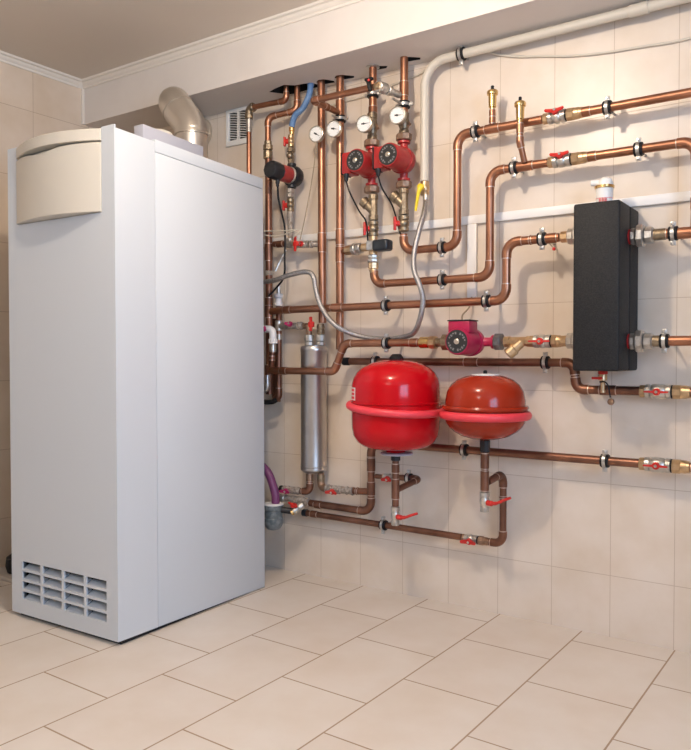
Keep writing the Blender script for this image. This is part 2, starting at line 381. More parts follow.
for h in holes: cm.prism([(x, y, SZ - .02) for x, y in h], (0, 0, .11))
cut = cm.build('cutter', 'dark'); md = beam.modifiers.new('b', 'BOOLEAN'); md.operation = 'DIFFERENCE'; md.object = cut; md.solver = 'EXACT'
bpy.context.view_layer.update()
nm = bpy.data.meshes.new_from_object(beam.evaluated_get(bpy.context.evaluated_depsgraph_get()))
beam.modifiers.clear(); beam.data = nm; bpy.data.objects.remove(cut); beam['kind'] = 'structure'
# hole sides coloured near-black, standing in for the shade up inside them
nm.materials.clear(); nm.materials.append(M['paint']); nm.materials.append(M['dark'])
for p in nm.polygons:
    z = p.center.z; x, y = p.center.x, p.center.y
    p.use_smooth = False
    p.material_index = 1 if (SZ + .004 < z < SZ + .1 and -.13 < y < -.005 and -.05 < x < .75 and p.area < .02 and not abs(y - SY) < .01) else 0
# cornice: stepped plaster moulding, mitred round the corner
prof = [(0, 0), (0, -.036), (.005, -.036), (.007, -.027), (.013, -.023), (.018, -.011), (.028, -.008), (.031, 0)]
def cornice(name, pts_dir):
    mb = MB(); a = [mb.bm.verts.new(p) for p in pts_dir[0]]; b = [mb.bm.verts.new(p) for p in pts_dir[1]]; mb.bridge(a, b); mb.bm.faces.new(a[::-1]); mb.bm.faces.new(b); struct(mb, name, 'cornice')
cornice('trim_2', ([(XL + p, SY - p - .0002, ZC + z - .0003) for p, z in prof], [(XR, SY - p - .0002, ZC + z - .0003) for p, z in prof]))
cornice('trim_3', ([(XL + p + .0002, SY - p, ZC + z - .0003) for p, z in prof], [(XL + p + .0002, YF, ZC + z - .0003) for p, z in prof]))
struct(MB().box((XL + .0004, SY - .012, SZ), (XL + .010, SY - .0004, ZC - .037)), 'trim_4', 'cornice')

# ================================================================== VENT GRILLE
vx0, vx1, vz0, vz1 = -.336, -.186, 1.897, 2.0618
g = thing('vent_grille', 'small white louvred ventilation grille high on the tiled wall behind the boiler', 'vent', ((vx0 + vx1) / 2, -.002, vz0))
fr = MB(); t = .019
fr.box((vx0, -.012, vz0), (vx1, -.0005, vz0 + .024), .001); fr.box((vx0, -.012, vz1 - .016), (vx1, -.0005, vz1), .001)
fr.box((vx0, -.012, vz0 + .024), (vx0 + t, -.0005, vz1 - .016), .001); fr.box((vx1 - t, -.012, vz0 + .024), (vx1, -.0005, vz1 - .016), .001)
cxm = (vx0 + vx1) / 2; fr.box((cxm - .005, -.0115, vz0 + .024), (cxm + .005, -.001, vz1 - .016))
fr.build('frame', 'white', g)
MB().box((vx0 + t, -.0016, vz0 + .024), (vx1 - t, -.0006, vz1 - .016)).build('backing', 'dark', g)  # dark sheet painted as the shade behind the slats
for c0, c1 in ((vx0 + t, cxm - .005), (cxm + .005, vx1 - t)):
    sm = MB()
    for k in range(13):
        z = vz0 + .028 + k * .0108; sm.prism([(c0, -.0025, z + .007), (c0, -.0095, z + .008), (c0, -.0095, z + .0108), (c0, -.0025, z + .0098)], (c1 - c0, 0, -.010))
    sm.build('slats', 'white', g)

# ================================================================== BOILER
a0 = .0359; W_, D_, H_ = .5619, .753, 1.666
ex = V((math.cos(a0), math.sin(a0), 0)); P0 = V((.1252, -.9968, 0)) - ex * W_
brot = Matrix.Rotation(a0, 3, 'Z')
bo = thing('boiler', 'tall white floor-standing boiler with a beige control cover and louvred base', 'boiler', P0, brot)
def L(mb, name, m, parent=bo, label=None):
    for q in mb.bm.verts:   # the casing stands a touch out of plumb
        q.co.z = max(q.co.z - (.013 + .010 * q.co.z / H_) * (q.co.y / D_), .0006 if name == 'plinth' else -1); q.co.x -= .009 * q.co.z / H_
    return mb.build(name, m, parent, label, local=True)
Z0 = .016; FD = .172
# panel with openings, front face at y=0
ox = [(.062, .164), (.177, .280), (.293, .395), (.408, .508)]; oz = [(.0705, .0975), (.1065, .1335), (.1425, .1695), (.1785, .2055)]
CX0, CX1, CZ0, CZ1 = .054, .501, 1.402, H_
def holed(x0, x1, z0, z1, holes, y0, y1):
    mb = MB(); xs = sorted({x0, x1, *[h[0] for h in holes], *[h[1] for h in holes]}); zs = sorted({z0, z1, *[h[2] for h in holes], *[h[3] for h in holes]})
    for i in range(len(xs) - 1):
        for j in range(len(zs) - 1):
            cx, cz = (xs[i] + xs[i + 1]) / 2, (zs[j] + zs[j + 1]) / 2
            if any(h[0] < cx < h[1] and h[2] < cz < h[3] for h in holes): continue
            f = mb.bm.faces.new([mb.bm.verts.new(p) for p in ((xs[i], y0, zs[j]), (xs[i + 1], y0, zs[j]), (xs[i + 1], y0, zs[j + 1]), (xs[i], y0, zs[j + 1]))])
    bmesh.ops.remove_doubles(mb.bm, verts=mb.bm.verts, dist=1e-6)
    ext = bmesh.ops.extrude_face_region(mb.bm, geom=list(mb.bm.faces))
    for q in ext['geom']:
        if isinstance(q, bmesh.types.BMVert): q.co.y = y1
    return mb
hl = [(x[0], x[1], z[0], z[1]) for x in ox for z in oz] + [(CX0, CX1, CZ0, CZ1 + .01)]
L(holed(.0, W_, Z0, H_, hl, 0, .006), 'front_door', 'boiler')
sh = MB(); sh.box((0, .0062, Z0), (.004, FD, H_)); sh.box((W_ - .004, .0062, Z0), (W_, FD, H_)); sh.box((.004, .0062, H_ - .004), (CX0 - .002, FD, H_)); sh.box((CX1 + .002, .0062, H_ - .004), (W_ - .004, FD, H_)); sh.box((CX0 - .002, .06, H_ - .004), (CX1 + .002, FD, H_)); sh.box((.004, .0062, Z0), (W_ - .004, FD, Z0 + .004))
L(sh, 'front_casing', 'boiler')
for x in ox:
    for z in oz:
        b = MB(); b.prism([(x[0] - .002, .0065, z[0] - .004), (x[0] - .002, .0065, z[0] + .0005), (x[0] - .002, .030, z[0] + .011), (x[0] - .002, .031, z[0] + .008)], (x[1] - x[0] + .005, 0, 0))
        L(b, 'louver', 'boiler')
L(MB().box((.03, .038, .04), (.54, .040, .24)), 'louver_backing', 'dark')  # dark sheet in place of the shaded interior behind the slots
# top lip and flap, both bulging forward in plan
def bulge(z0f, z1f, B, m, nm, x0=CX0 + .002, x1=CX1 - .002, y1=.05, n=28, under=None):
    mb = MB(); rows = []
    for i in range(n + 1):
        t = i / n; x = x0 + (x1 - x0) * t; y = -B(t)
        rows.append([mb.bm.verts.new((x, y, z0f(t))), mb.bm.verts.new((x, y, z1f(t) - .004)), mb.bm.verts.new((x, y + .004, z1f(t))), mb.bm.verts.new((x, y1, z1f(t))), mb.bm.verts.new((x, y1, z0f(t)))])
    for i in range(n): mb.bridge(rows[i], rows[i + 1])
    mb.bm.faces.new(rows[0][::-1]); mb.bm.faces.new(rows[-1]); return L(mb, nm, m)
arc = lambda t, b: .004 + b * (1 - (2 * t - 1) ** 2)
bulge(lambda t: 1.6335, lambda t: H_ + .006, lambda t: arc(t, .052), 'cream', 'top_lip', y1=.058)
bulge(lambda t: 1.404, lambda t: 1.6285 - .013 * math.exp(-((t - .42) / .17) ** 2), lambda t: arc(t, .042), 'cream', 'control_flap', y1=.02)
bulge(lambda t: 1.59, lambda t: 1.632, lambda t: arc(t, .036) - .016, 'cream', 'grip_recess', y1=.015, x0=CX0 + .006, x1=CX1 - .006)
L(MB().box((CX0, .021, CZ0), (CX1, .024, 1.64)), 'cover_backing', 'dark')  # dark sheet giving the gap round the flap its shade
# side panels, top cover
L(MB().box((.002, FD + .0022, Z0), (W_, D_, 1.6315), .0015), 'side_panel', 'boiler')
L(MB().box((.002, FD + .0022, 1.6333), (W_, D_, H_ + .009), .0015), 'top_cover', 'boiler')
L(MB().box((.006, FD - .004, Z0 + .01), (W_ - .004, FD + .004, H_ - .006)), 'casing_frame', 'lav')
L(MB().box((.02, .02, .0006), (W_ - .01, D_ - .02, Z0)), 'plinth', 'rubber')
hb = MB(); hb.box((.455, .178, H_ + .0094), (.50, .475, 1.738), .002)
L(hb, 'raised_lid', 'lav')
L(MB().lathe([(.058, 0), (.058, .085), (.048, .100), (.026, .108), (.0, .110)], (.385, .36, H_ + .0094), (0, 0, 1), 32), 'inspection_cap', 'cream')

# ================================================================== FLUE
fl = thing('flue_pipe', 'shiny steel flue duct bending from the boiler top to the wall', 'flue', (-.180, -.375, H_))
fx, fy, R_ = -.180, -.375, .066
MB().tube([(fx, fy, H_ + .004), (fx, fy, 1.86)], R_, 40).build('lower_duct', 'flue', fl)
p1, p2 = V((fx, fy, 1.858)), V((fx - .092, fy - .01, 1.985)); dd = (p2 - p1).normalized()
e = MB().tube([V((fx, fy, 1.835)), V((fx - .004, fy, 1.865)), V((fx - .02, fy, 1.893)), p1 + dd * .10, p1 + dd * .125], R_ + .002, 40).build('angled_bend', 'flue', fl)
for q, d in ((V((fx, fy, 1.838)), V((0, 0, 1))), (p1 + dd * .118, dd)):
    MB().lathe([(R_ + .001, -.004), (R_ + .0045, -.002), (R_ + .0045, .002), (R_ + .001, .004)], q, d, 40).build('seam_bead', 'flue', e)
st = p1 + dd * .115
wp_ = V((-.515, -.0008, 1.988))
k0 = st + dd * .052; hd = (wp_ - k0).normalized()
pth, _ = fillet([st, k0, k0 + hd * .16], .05, 12)
MB().tube(pth, R_, 40).build('top_bend', 'flue', fl)
MB().tube([k0 + hd * .14, wp_ - hd * .03], R_ - .001, 40).build('wall_duct', 'flue', fl)
MB().lathe([(R_, 0), (R_ + .003, .01), (R_ + .009, .05), (R_ + .009, .058)], wp_ - hd * .07, hd, 40).build('flared_collar', 'flue', fl)

# ================================================================== RIGHT SIDE PIPEWORK
D1, D2, D3 = .085, .125, .06
y1, y2, y3 = -D1, -D2, -D3
# upper run
pipe_run('copper pipe rising right of the two pumps and turning along the highest horizontal run', [(.65, y1, 1.400), (.65, y1, 1.336), (.873, y1, 1.336), (.873, y1, 1.736), (1.188, y1, 1.736)], couplings=[((1.007, y1, 1.736), (1, 0, 0), .05), ((.700, y1, 1.336), (1, 0, 0), .004)])
ball_valve('red-winged nickel ball valve on the highest horizontal copper run', (1.238, y1, 1.736), (1, 0, 0), (0, -.88, .5), r=.0215, span=.030, group='ball valves with red wing handles')
pipe_run('highest horizontal copper pipe, running right from its red valve to the edge', [(1.322, y1, 1.736), (2.05, y1, 1.736)], couplings=[((1.335, y1, 1.736), (1, 0, 0), .025)])
pipe_run('copper pipe stepping up to the second-highest run, left of its red valve', [(.518, y1, 1.262), (.518, y1, 1.218), (1.0, y1, 1.218), (1.0, y1, 1.588), (1.208, y1, 1.588)], couplings=[((1.128, y1, 1.588), (1, 0, 0), .055)])
ball_valve('red-winged nickel ball valve on the second-highest run, above the black box', (1.256, y1, 1.588), (1, 0, 0), (0, -.88, .5), r=.0215, span=.030, group='ball valves with red wing handles')
pipe_run('copper pipe from the second-highest valve to its downward corner at the right edge', [(1.340, y1, 1.588), (1.667, y1, 1.588), (1.668, y1, 1.40), (1.67, -.105, 1.318)], couplings=[((1.355, y1, 1.588), (1, 0, 0), .025)])
# air vents
def air_vent(label, x, y, z0, H=.095):
    root = thing('air_vent', label, 'air vent', (x, y, z0), group='brass automatic air vents')
    MB().lathe([(.009, 0), (.009, .008), (.0135, .010), (.0145, .052), (.019, .053), (.0195, .057), (.0195, .064), (.017, .068), (.006, .071)], (x, y, z0), (0, 0, 1), 24).build('body', 'brass_bright', root)
    MB().lathe([(.0045, 0), (.0055, .002), (.0055, .012), (.004, .014)], (x, y, z0 + .071), (0, 0, 1), 12).build('cap', 'rubber', root)
    return root
pipe_run('short copper stub under the left brass air vent', [(1.007, y1, 1.7535), (1.007, y1, 1.80)], r=.0095, couplings=[((1.007, y1, 1.765), (0, 0, 1), .02), ((1.007, y1, 1.79), (0, 0, 1), .02)], group='copper stubs under the air vents')
air_vent('left brass automatic air vent standing on the highest pipe', 1.007, y1, 1.8005)
pipe_run('cranked copper stub leaning out under the right brass air vent', [(1.132, y1 - .016, 1.598), (1.126, -.128, 1.660), (1.126, -.128, 1.726)], r=.0105, R=.02, couplings=[((1.126, -.128, 1.705), (0, 0, 1), .03)], group='copper stubs under the air vents')
air_vent('right brass air vent on the cranked stub, in front of the highest pipe', 1.126, -.128, 1.7265)
# third run to box
pipe_run('copper pipe with a double bend running from the left risers up to the black box', [(.018, -.107, 1.128), (.12, y2, 1.130), (1.079, y2, 1.130), (1.079, y2, 1.328), (1.262, y2, 1.328)], couplings=[((.372, y2, 1.130), (1, 0, 0), .05), ((1.165, y2, 1.328), (1, 0, 0), .004), ((1.236, y2, 1.328), (1, 0, 0), .034)], elbows=True)
# fourth run
pipe_run('copper pipe with a sloping offset passing before the steel cylinder', [(.016, -.112, .877), (.10, y2, .877), (.358, y2, .877), (.405, y2, .988), (.745, y2, .988)], couplings=[((.72, y2, .988), (1, 0, 0), .03)], R=.035)
u = thing('pipe_union', 'bright brass union left of the crimson pump', 'union', (.78, y2, .988))
MB().hexn((.746, y2, .988), (.784, y2, .988), .0215, 12).build('body', 'brass_bright', u); MB().hexn((.785, y2, .988), (.812, y2, .988), .0245, 8, .003).build('nut', 'brass', u)
MB().cyl((.812, y2, .988), (.832, y2, .988), .016).build('tail', 'brass_dull', u)
p3 = pump('crimson circulation pump lying on the horizontal pipe above the tanks', (.952, y2, .988), (1, 0, 0), (0, 0, 1), L=.175, red='pump_m', top_nut='iron', bot_nut='brass_dull', r=.046, motor=.092)
y_strainer('brass Y strainer right of the crimson pump', (1.124, y2, .988), (-1, 0, 0), (0, -.35, -1), L=.098, r=.0195, m='brass', legL=.066)
ball_valve('red-winged nickel ball valve between the Y strainer and the black box', (1.208, y2, .988), (1, 0, 0), (0, -1, 0), L=.058, r=.0225, union=.034, collar=.014, w=.0065, group='ball valves with red wing handles')
# fifth (behind the tanks) to lower right
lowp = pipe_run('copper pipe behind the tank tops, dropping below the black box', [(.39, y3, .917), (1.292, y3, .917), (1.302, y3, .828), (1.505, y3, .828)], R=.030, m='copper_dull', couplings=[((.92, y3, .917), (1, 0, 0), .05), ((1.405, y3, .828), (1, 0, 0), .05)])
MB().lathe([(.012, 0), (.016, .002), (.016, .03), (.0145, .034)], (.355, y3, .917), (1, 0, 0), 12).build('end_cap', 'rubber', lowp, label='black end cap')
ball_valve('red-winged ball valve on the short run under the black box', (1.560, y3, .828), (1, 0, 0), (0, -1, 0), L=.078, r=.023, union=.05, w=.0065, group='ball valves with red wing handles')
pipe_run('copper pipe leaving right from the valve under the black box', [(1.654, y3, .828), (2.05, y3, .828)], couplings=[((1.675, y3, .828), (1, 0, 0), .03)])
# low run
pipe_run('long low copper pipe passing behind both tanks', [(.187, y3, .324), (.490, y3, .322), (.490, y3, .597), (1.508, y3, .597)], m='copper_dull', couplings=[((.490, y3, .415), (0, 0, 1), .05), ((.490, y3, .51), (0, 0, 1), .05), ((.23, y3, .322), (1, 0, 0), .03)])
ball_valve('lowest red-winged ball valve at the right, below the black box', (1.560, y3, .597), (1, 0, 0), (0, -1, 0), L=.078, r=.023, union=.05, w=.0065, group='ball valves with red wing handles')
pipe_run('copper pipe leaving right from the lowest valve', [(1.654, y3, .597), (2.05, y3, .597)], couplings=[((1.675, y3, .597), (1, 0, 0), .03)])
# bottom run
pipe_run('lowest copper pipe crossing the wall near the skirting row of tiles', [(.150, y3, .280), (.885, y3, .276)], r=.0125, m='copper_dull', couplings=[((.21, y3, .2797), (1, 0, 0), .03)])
ball_valve('small red-winged valve near the right end of the lowest pipe', (.922, y3, .274), (1, 0, 0), (0, -1, -.25), L=.052, r=.0165, union=.04, collar=.008, uni_mat='bronze', span=.028, group='ball valves with red wing handles')
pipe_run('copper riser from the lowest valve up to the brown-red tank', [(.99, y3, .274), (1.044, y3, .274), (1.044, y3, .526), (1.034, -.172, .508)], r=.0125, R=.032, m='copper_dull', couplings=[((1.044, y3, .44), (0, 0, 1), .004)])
MB_ = None

# ================================================================== BLACK BOX (low loss header)
hx0, hx1, hz0, hz1 = 1.343, 1.484, .893, 1.409
bx = thing('insulated_header', 'tall black foam-insulated hydraulic separator box on the wall', 'separator', ((hx0 + hx1) / 2, -.13, hz0))
MB().box((hx0, -.235, hz0), (hx1, -.1175, hz1), .007, 3).build('front_shell', 'foam', bx)
MB().box((hx0, -.1125, hz0), (hx1, -.0065, hz1), .007, 3).build('rear_shell', 'foam', bx)
MB().box((hx0 + .006, -.1174, hz0 + .006), (hx1 - .006, -.1126, hz1 - .006)).build('seam', 'rubber', bx)
MB().box((1.39, -.0063, 1.1), (1.44, -.0006, 1.2)).build('wall_bracket', 'zinc', bx)
for z in (1.31, .985):
    MB().cyl((hx1 + .0002, -.125, z), (hx1 + .005, -.125, z), .0238, 24).build('port_gasket', 'pump', bx, label='red port gasket')
def big_union(label, x, z, s):
    root = thing('large_union', label, 'union', (x, y2, z), group='large nickel unions on the black box')
    MB().hexn((x, y2, z), (x + s * .016, y2, z), .027, 8, .003).build('port_nut', 'zinc', root)
    MB().hexn((x + s * .0165, y2, z), (x + s * .040, y2, z), .036, 8, .004).build('union_nut', 'zinc', root)
    MB().hexn((x + s * .0405, y2, z), (x + s * .066, y2, z), .026, 8, .003).build('tail_nut', 'zinc', root)
big_union('large nickel union on the upper right side of the black box', hx1 + .006, 1.31, 1)
big_union('large nickel union on the lower right side of the black box', hx1 + .006, .985, 1)
for nm_, z in (('large nickel union on the upper left side of the black box', 1.328), ('large nickel union on the lower left side of the black box', .988)):
    root = thing('large_union', nm_, 'union', (1.33, y2, z), group='large nickel unions on the black box')
    MB().hexn((1.3425, y2, z), (1.313, y2, z), .036, 8, .004).build('union_nut', 'nickel', root)
    MB().hexn((1.3125, y2, z), (1.292, y2, z), .027, 8, .003).build('tail_nut', 'nickel', root)
    MB().hexn((1.2915, y2, z), (1.268, y2, z), .019, 8, .002).build('adapter', 'brass', root)
for lb, z, zz in (('copper pipe leaving right from the upper union of the black box', 1.31, 1.306), ('copper pipe leaving right from the lower union of the black box', .985, .985)):
    pipe_run(lb, [(hx1 + .075, y2, z), (2.05, y2, zz)], r=.0155, couplings=[((hx1 + .09, y2, z), (1, 0, 0), .034, 'brass_dull')] + ([((1.655, y2, 1.308), (1, 0, 0), .06)] if z > 1.2 else []))
# air separator cap on the box
av = thing('plastic_air_vent', 'white plastic air vent with brass ring on top of the black box', 'air vent', (1.408, -.13, hz1))
MB().lathe([(.016, 0), (.018, .002), (.018, .008)], (1.408, -.13, hz1 + .0004), (0, 0, 1), 20).build('neck', 'zinc', av)
b = MB().lathe([(.022, 0), (.0250, .002), (.0262, .050)], (1.408, -.13, hz1 + .0085), (0, 0, 1), 32).build('body', 'white', av)
lb = MB()
for k, (w, a) in enumerate([(7, -112), (6, -101), (7, -91), (5, -81), (6, -72), (5, -62)]):
    for j in range(2 if k % 2 else 3):
        t0 = math.radians(a + j * 2.6); t1 = math.radians(a + j * 2.6 + 1.5)
        lb.prism([(1.408 + 0.0264 * math.cos(t0), -.13 + 0.0264 * math.sin(t0), hz1 + .014), (1.408 + 0.0264 * math.cos(t1), -.13 + 0.0264 * math.sin(t1), hz1 + .014), (1.408 + 0.0267 * math.cos(t1), -.13 + 0.0267 * math.sin(t1), hz1 + .025), (1.408 + 0.0267 * math.cos(t0), -.13 + 0.0267 * math.sin(t0), hz1 + .025)], (0, -.0006, 0))
for z in (.0125, .0262):
    lb.lathe([(.0250, 0), (.0262, 0), (.0262, .001), (.0250, .001)], (1.408, -.13, hz1 + z), (0, 0, 1), 32)
lb.build('red_lettering', 'redink', b)
MB().lathe([(.0255, 0), (.0305, .0015), (.0305, .0085), (.0255, .010)], (1.408, -.13, hz1 + .059), (0, 0, 1), 32).build('ring', 'brass_bright', av)
MB().lathe([(.023, 0), (.023, .007), (.019, .018), (.010, .024), (0, .025)], (1.411, -.13, hz1 + .0695), (0, 0, 1), 28).build('dome', 'white', av)
MB().cyl((1.402, -.132, hz1 + .079), (1.368, -.138, hz1 + .079), .0095, 20, bev=.001).build('nozzle', 'white', av)
# drain under the box
dv = thing('drain_valve', 'small brass drain valve with red handle under the black box', 'valve', (1.406, y2, hz0))
MB().lathe([(.011, 0), (.011, .012), (.014, .013), (.014, .030), (.008, .032), (.007, .062), (.009, .063), (.009, .070)], (1.406, y2, hz0 - .0005), (0, 0, -1), 16).build('body', 'brass', dv)
MB().hexn((1.406, y2, hz0 - .001), (1.406, y2, hz0 - .012), .0155).build('red_nut', 'redh', dv)
MB().box((1.376, y2 - .021, hz0 - .028), (1.410, y2 - .0145, hz0 - .020), .002).build('handle', 'redh', dv)
MB().tube(smooth([(1.400, y2 - .013, hz0 - .036), (1.418, y2 - .017, hz0 - .036), (1.428, y2 - .016, hz0 - .05), (1.434, y2 - .014, hz0 - .085)]), .0022, 8).build('cap_strap', 'rubber', dv)
MB().lathe([(.0095, 0), (.0105, .001), (.0105, .008), (.008, .009)], (1.437, y2 - .010, hz0 - .099), (-.3, -.9, .25), 18).build('dust_cap', 'bronze', dv)

# ================================================================== PUMP RISERS (third and fourth)
def riser_top(label, x, zt, zb, d, coup):
    return pipe_run(label, [(x, -d, 2.16), (x, -d, zb)], r=.0150, couplings=coup)
V1x, V2x, V3x, V4x = .241, .335, .506, .650
riser_top('copper riser hanging from the beam into the left crimson-red pump', V3x, 2.1, 1.882, .078, [((V3x, -.078, 1.895), (0, 0, 1), .022)])
riser_top('rightmost copper riser from the beam, feeding the right red pump', V4x, 2.1, 1.855, .085, [((V4x, -.085, 1.945), (0, 0, 1), .05)])
MB_c = MB().lathe([(.017, 0), (.026, .001), (.026, .005), (.017, .006)], (V3x, -.078, 2.0562), (0, 0, 1), 24)
single(MB_c, 'ceiling_collar', 'zinc', 'thin metal collar round the riser where it meets the beam', 'collar')
def thermo_body(label, x, d, zt, zb):
    root = thing('thermometer_valve', label, 'valve', (x, -d, zb), group='brass thermometer valves above the pumps'); Hh = zt - zb
    b = MB().lathe([(.017, 0), (.019, .002), (.019, Hh * .18), (.016, Hh * .22), (.021, Hh * .4), (.022, Hh * .55), (.018, Hh * .72), (.0175, Hh * .78), (.0195, Hh * .8), (.0195, Hh * .97), (.017, Hh)], (x, -d, zb), (0, 0, 1), 20)
    b.cyl((x, -d, zb + Hh * .5), (x, -d - .03, zb + Hh * .55), .012, 16)
    b.build('body', 'brass_dull', root)
    MB().tube([(x + .018, -d, zb + Hh * .55), (x + .030, -d - .006, zb + Hh * .36)], .005, 10).build('locking_lever', 'bronze', root)
    return root
thermo_body('brass valve body behind the dial above the left red pump', V3x, .082, 1.882, 1.7765)
thermo_body('brass valve body behind the dial above the right red pump', V4x, .085, 1.855, 1.7765)
PL = .152; pz = 1.674
pA = pump('left of the two big red circulation pumps under the beam', (V3x, y1, pz), (0, 0, 1), (-1, 0, 0), L=PL)
pB = pump('right of the two big red circulation pumps under the beam', (V4x, y1, pz), (0, 0, 1), (-1, 0, 0), L=PL)
for P_, x in ((pA, V3x), (pB, V4x)):
    gland(P_, (x - .055, y1 - .095, pz - .040), (0, 0, -1), .0105)
cord('power_cable', 'black cable curving down from the left red pump', 'cable', [(V3x - .055, y1 - .095, pz - .066), (V3x - .045, y1 - .085, pz - .11), (V3x - .015, y1 - .066, pz - .18), (V3x + .0, y1 - .038, pz - .222), (V3x - .012, y1 - .005, pz - .30), (V3x - .02, -.04, pz - .36)], .0032, 'rubber')
cord('power_cable', 'black cable curving down from the right red pump', 'cable', [(V4x - .055, y1 - .095, pz - .066), (V4x - .045, y1 - .085, pz - .11), (V4x - .02, y1 - .06, pz - .165), (V4x - .018, y1 - .035, pz - .20), (V4x - .022, y1 + .02, pz - .28), (V4x - .02, -.012, pz - .33)], .0032, 'rubber')
V3l = .514
for x, lab, zs in ((V3l, 'left', 1.515), (V4x, 'right', 1.522)):
    y_strainer('old brass Y strainer below the %s red pump' % lab, (x, y1, zs), (0, 0, 1), (-1, -.15, 0), L=.098, r=.0205, m='brass_dull', legL=.06)
    ball_valve('brass ball valve with upright red handle below the %s red pump' % lab, (x, y1, zs - .083), (0, 0, 1), (-1, -1.1, 0), L=.058, r=.0205, body='brass_dull', union=0, collar=0, span=.026, group='brass ball valves with upright red handles', bar=True)
ac = thing('mixing_valve', 'brass three-way valve with a dark grey actuator knob beside it', 'valve', (V3l, y1, 1.36))
b = MB().lathe([(.0165, -.034), (.0165, .04)], (V3l, y1, 1.366), (0, 0, 1), 12); b.cyl((V3l, y1, 1.364), (V3l - .05, y1, 1.364), .0155, 16); b.build('body', 'brass', ac)
MB().box((V3l - .014, y1 - .03, 1.348), (V3l + .022, y1 - .012, 1.384), .002).build('actuator_bracket', 'zinc', ac)
MB().box((V3l + .0225, y1 - .050, 1.339), (V3l + .092, y1 + .0, 1.382), .010, 3).build('actuator', 'navy', ac, label='dark grey actuator knob')
u = thing('pipe_union', 'nickel and brass union below the grey actuator', 'union', (V3l, y1, 1.262))
MB().hexn((V3l, y1, 1.331), (V3l, y1, 1.318), .0215, 8, .002).build('upper_nut', 'nickel', u); MB().hexn((V3l, y1, 1.3175), (V3l, y1, 1.302), .0235, 8, .003).build('lower_nut', 'nickel', u)
MB().hexn((V3l, y1, 1.3015), (V3l, y1, 1.276), .0205, 8, .002).build('brass_nut', 'brass', u); MB().cyl((V3l, y1, 1.2755), (V3l + .004, y1, 1.262), .017).build('tail', 'brass', u)
u = thing('branch_fitting', 'nickel and brass branch joining the third riser to the mixing valve', 'fitting', (.40, -.07, 1.362))
MB().cyl((V2x + .015, -.056, 1.36), (V2x + .038, -.062, 1.362), .0125).build('copper_stub', 'copper', u); MB().hexn((V2x + .038, -.062, 1.362), (.410, -.068, 1.362), .0200, 8).build('brass_nut', 'brass', u)
MB().hexn((.4105, -.068, 1.362), (.432, -.074, 1.363), .0250, 8, .003).build('nickel_nut', 'nickel', u); MB().hexn((.4325, -.074, 1.363), (.4575, -.08, 1.364), .0215, 8, .002).build('tail', 'nickel', u)

# ================================================================== LEFT RISERS
pipe_run('copper riser second left from the pumps, running down to the steel cylinder', [(V1x - .002, -.055, 2.16), (V1x + .006, -.055, 1.075)], r=.0158, couplings=[((V1x + .003, -.055, 1.405), (0, 0, 1), .075)])
pipe_run('copper riser left of the red pumps, reaching down behind the offset pipe', [(V2x, -.055, 2.16), (V2x, -.055, .965)], r=.0158, couplings=[((V2x, -.055, 1.93), (0, 0, 1), .08), ((V2x, -.055, 1.42), (0, 0, 1), .06), ((V2x, -.055, 1.35), (0, 0, 1), .06)])
# bypass standing out in front
zb_ = 1.918
pipe_run('thin bypass pipe crossing in front of the risers under the beam', [(V2x + .001, -.073, zb_ + .0), (V2x - .002, -.235, zb_ + .002), (.618, -.240, zb_ - .004)], r=.0122, R=.012, couplings=[((V2x + .018, -.236, zb_ + .002), (1, 0, 0), .02), ((V2x, -.15, zb_ + .001), (0, 1, 0), .02)])
bv = thing('ball_valve', 'nickel bypass valve with a black lever under the beam', 'valve', (.632, -.2, zb_))
MB().lathe([(.015, 0), (.019, .002), (.019, .016), (.014, .018), (.0205, .03), (.0205, .045), (.014, .056), (.0185, .058), (.0185, .078), (.014, .08), (.014, .095), (.0125, .096), (.0125, .135)], (.632, -.243, zb_ - .004), (.07, 1, .03), 20).build('body', 'nickel', bv)
MB().lathe([(.0115, 0), (.0135, .002), (.0135, .022)], (.619, -.240, zb_ - .004), (1, -.1, 0), 12).build('inlet_elbow', 'brass', bv)
h = MB(); h.tube([(.612, -.262, zb_ - .022), (.604, -.262, zb_ + .012), (.594, -.262, zb_ + .022)], [.0075, .009, .005], 8); h.box((.590, -.268, zb_ + .014), (.622, -.254, zb_ + .024), .002); h.build('lever', 'rubber', bv, label='black lever')
MB().sphere((.612, -.272, zb_ + .012), .005, 10).build('lever_bolt', 'redh', bv)
# thermometers
gauge('round white dial on the leftmost tall riser', (.266, -.125, 1.830), (.10, -1, -.03), angle=-32, reach=.056)
gauge('round white dial second from the left, beside a black clamp', (.352, -.125, 1.836), (.10, -1, -.03), angle=-12, reach=.056)
gauge('round white dial above the left red pump', (.512, -.150, 1.822), (.10, -1, -.03), angle=0, reach=.05)
gauge('round white dial nearest the beige pipe, above the right red pump', (.660, -.152, 1.827), (.10, -1, -.03), angle=-5, reach=.05)
for x, y, z, lb in ((V2x, -.055, 1.895, 'black-lined clamp round the riser above the second dial'), (V3x, -.078, 1.955, 'black-lined clamp high on the riser above the left red pump'), (V4x, -.085, 1.885, 'clamp with a bright bolt above the dial of the right red pump')):
    clamp(lb, (x, y, z), (0, 0, 1), .0155, back=-y, up=(1, 0, 0), group='ring clamps round the risers')
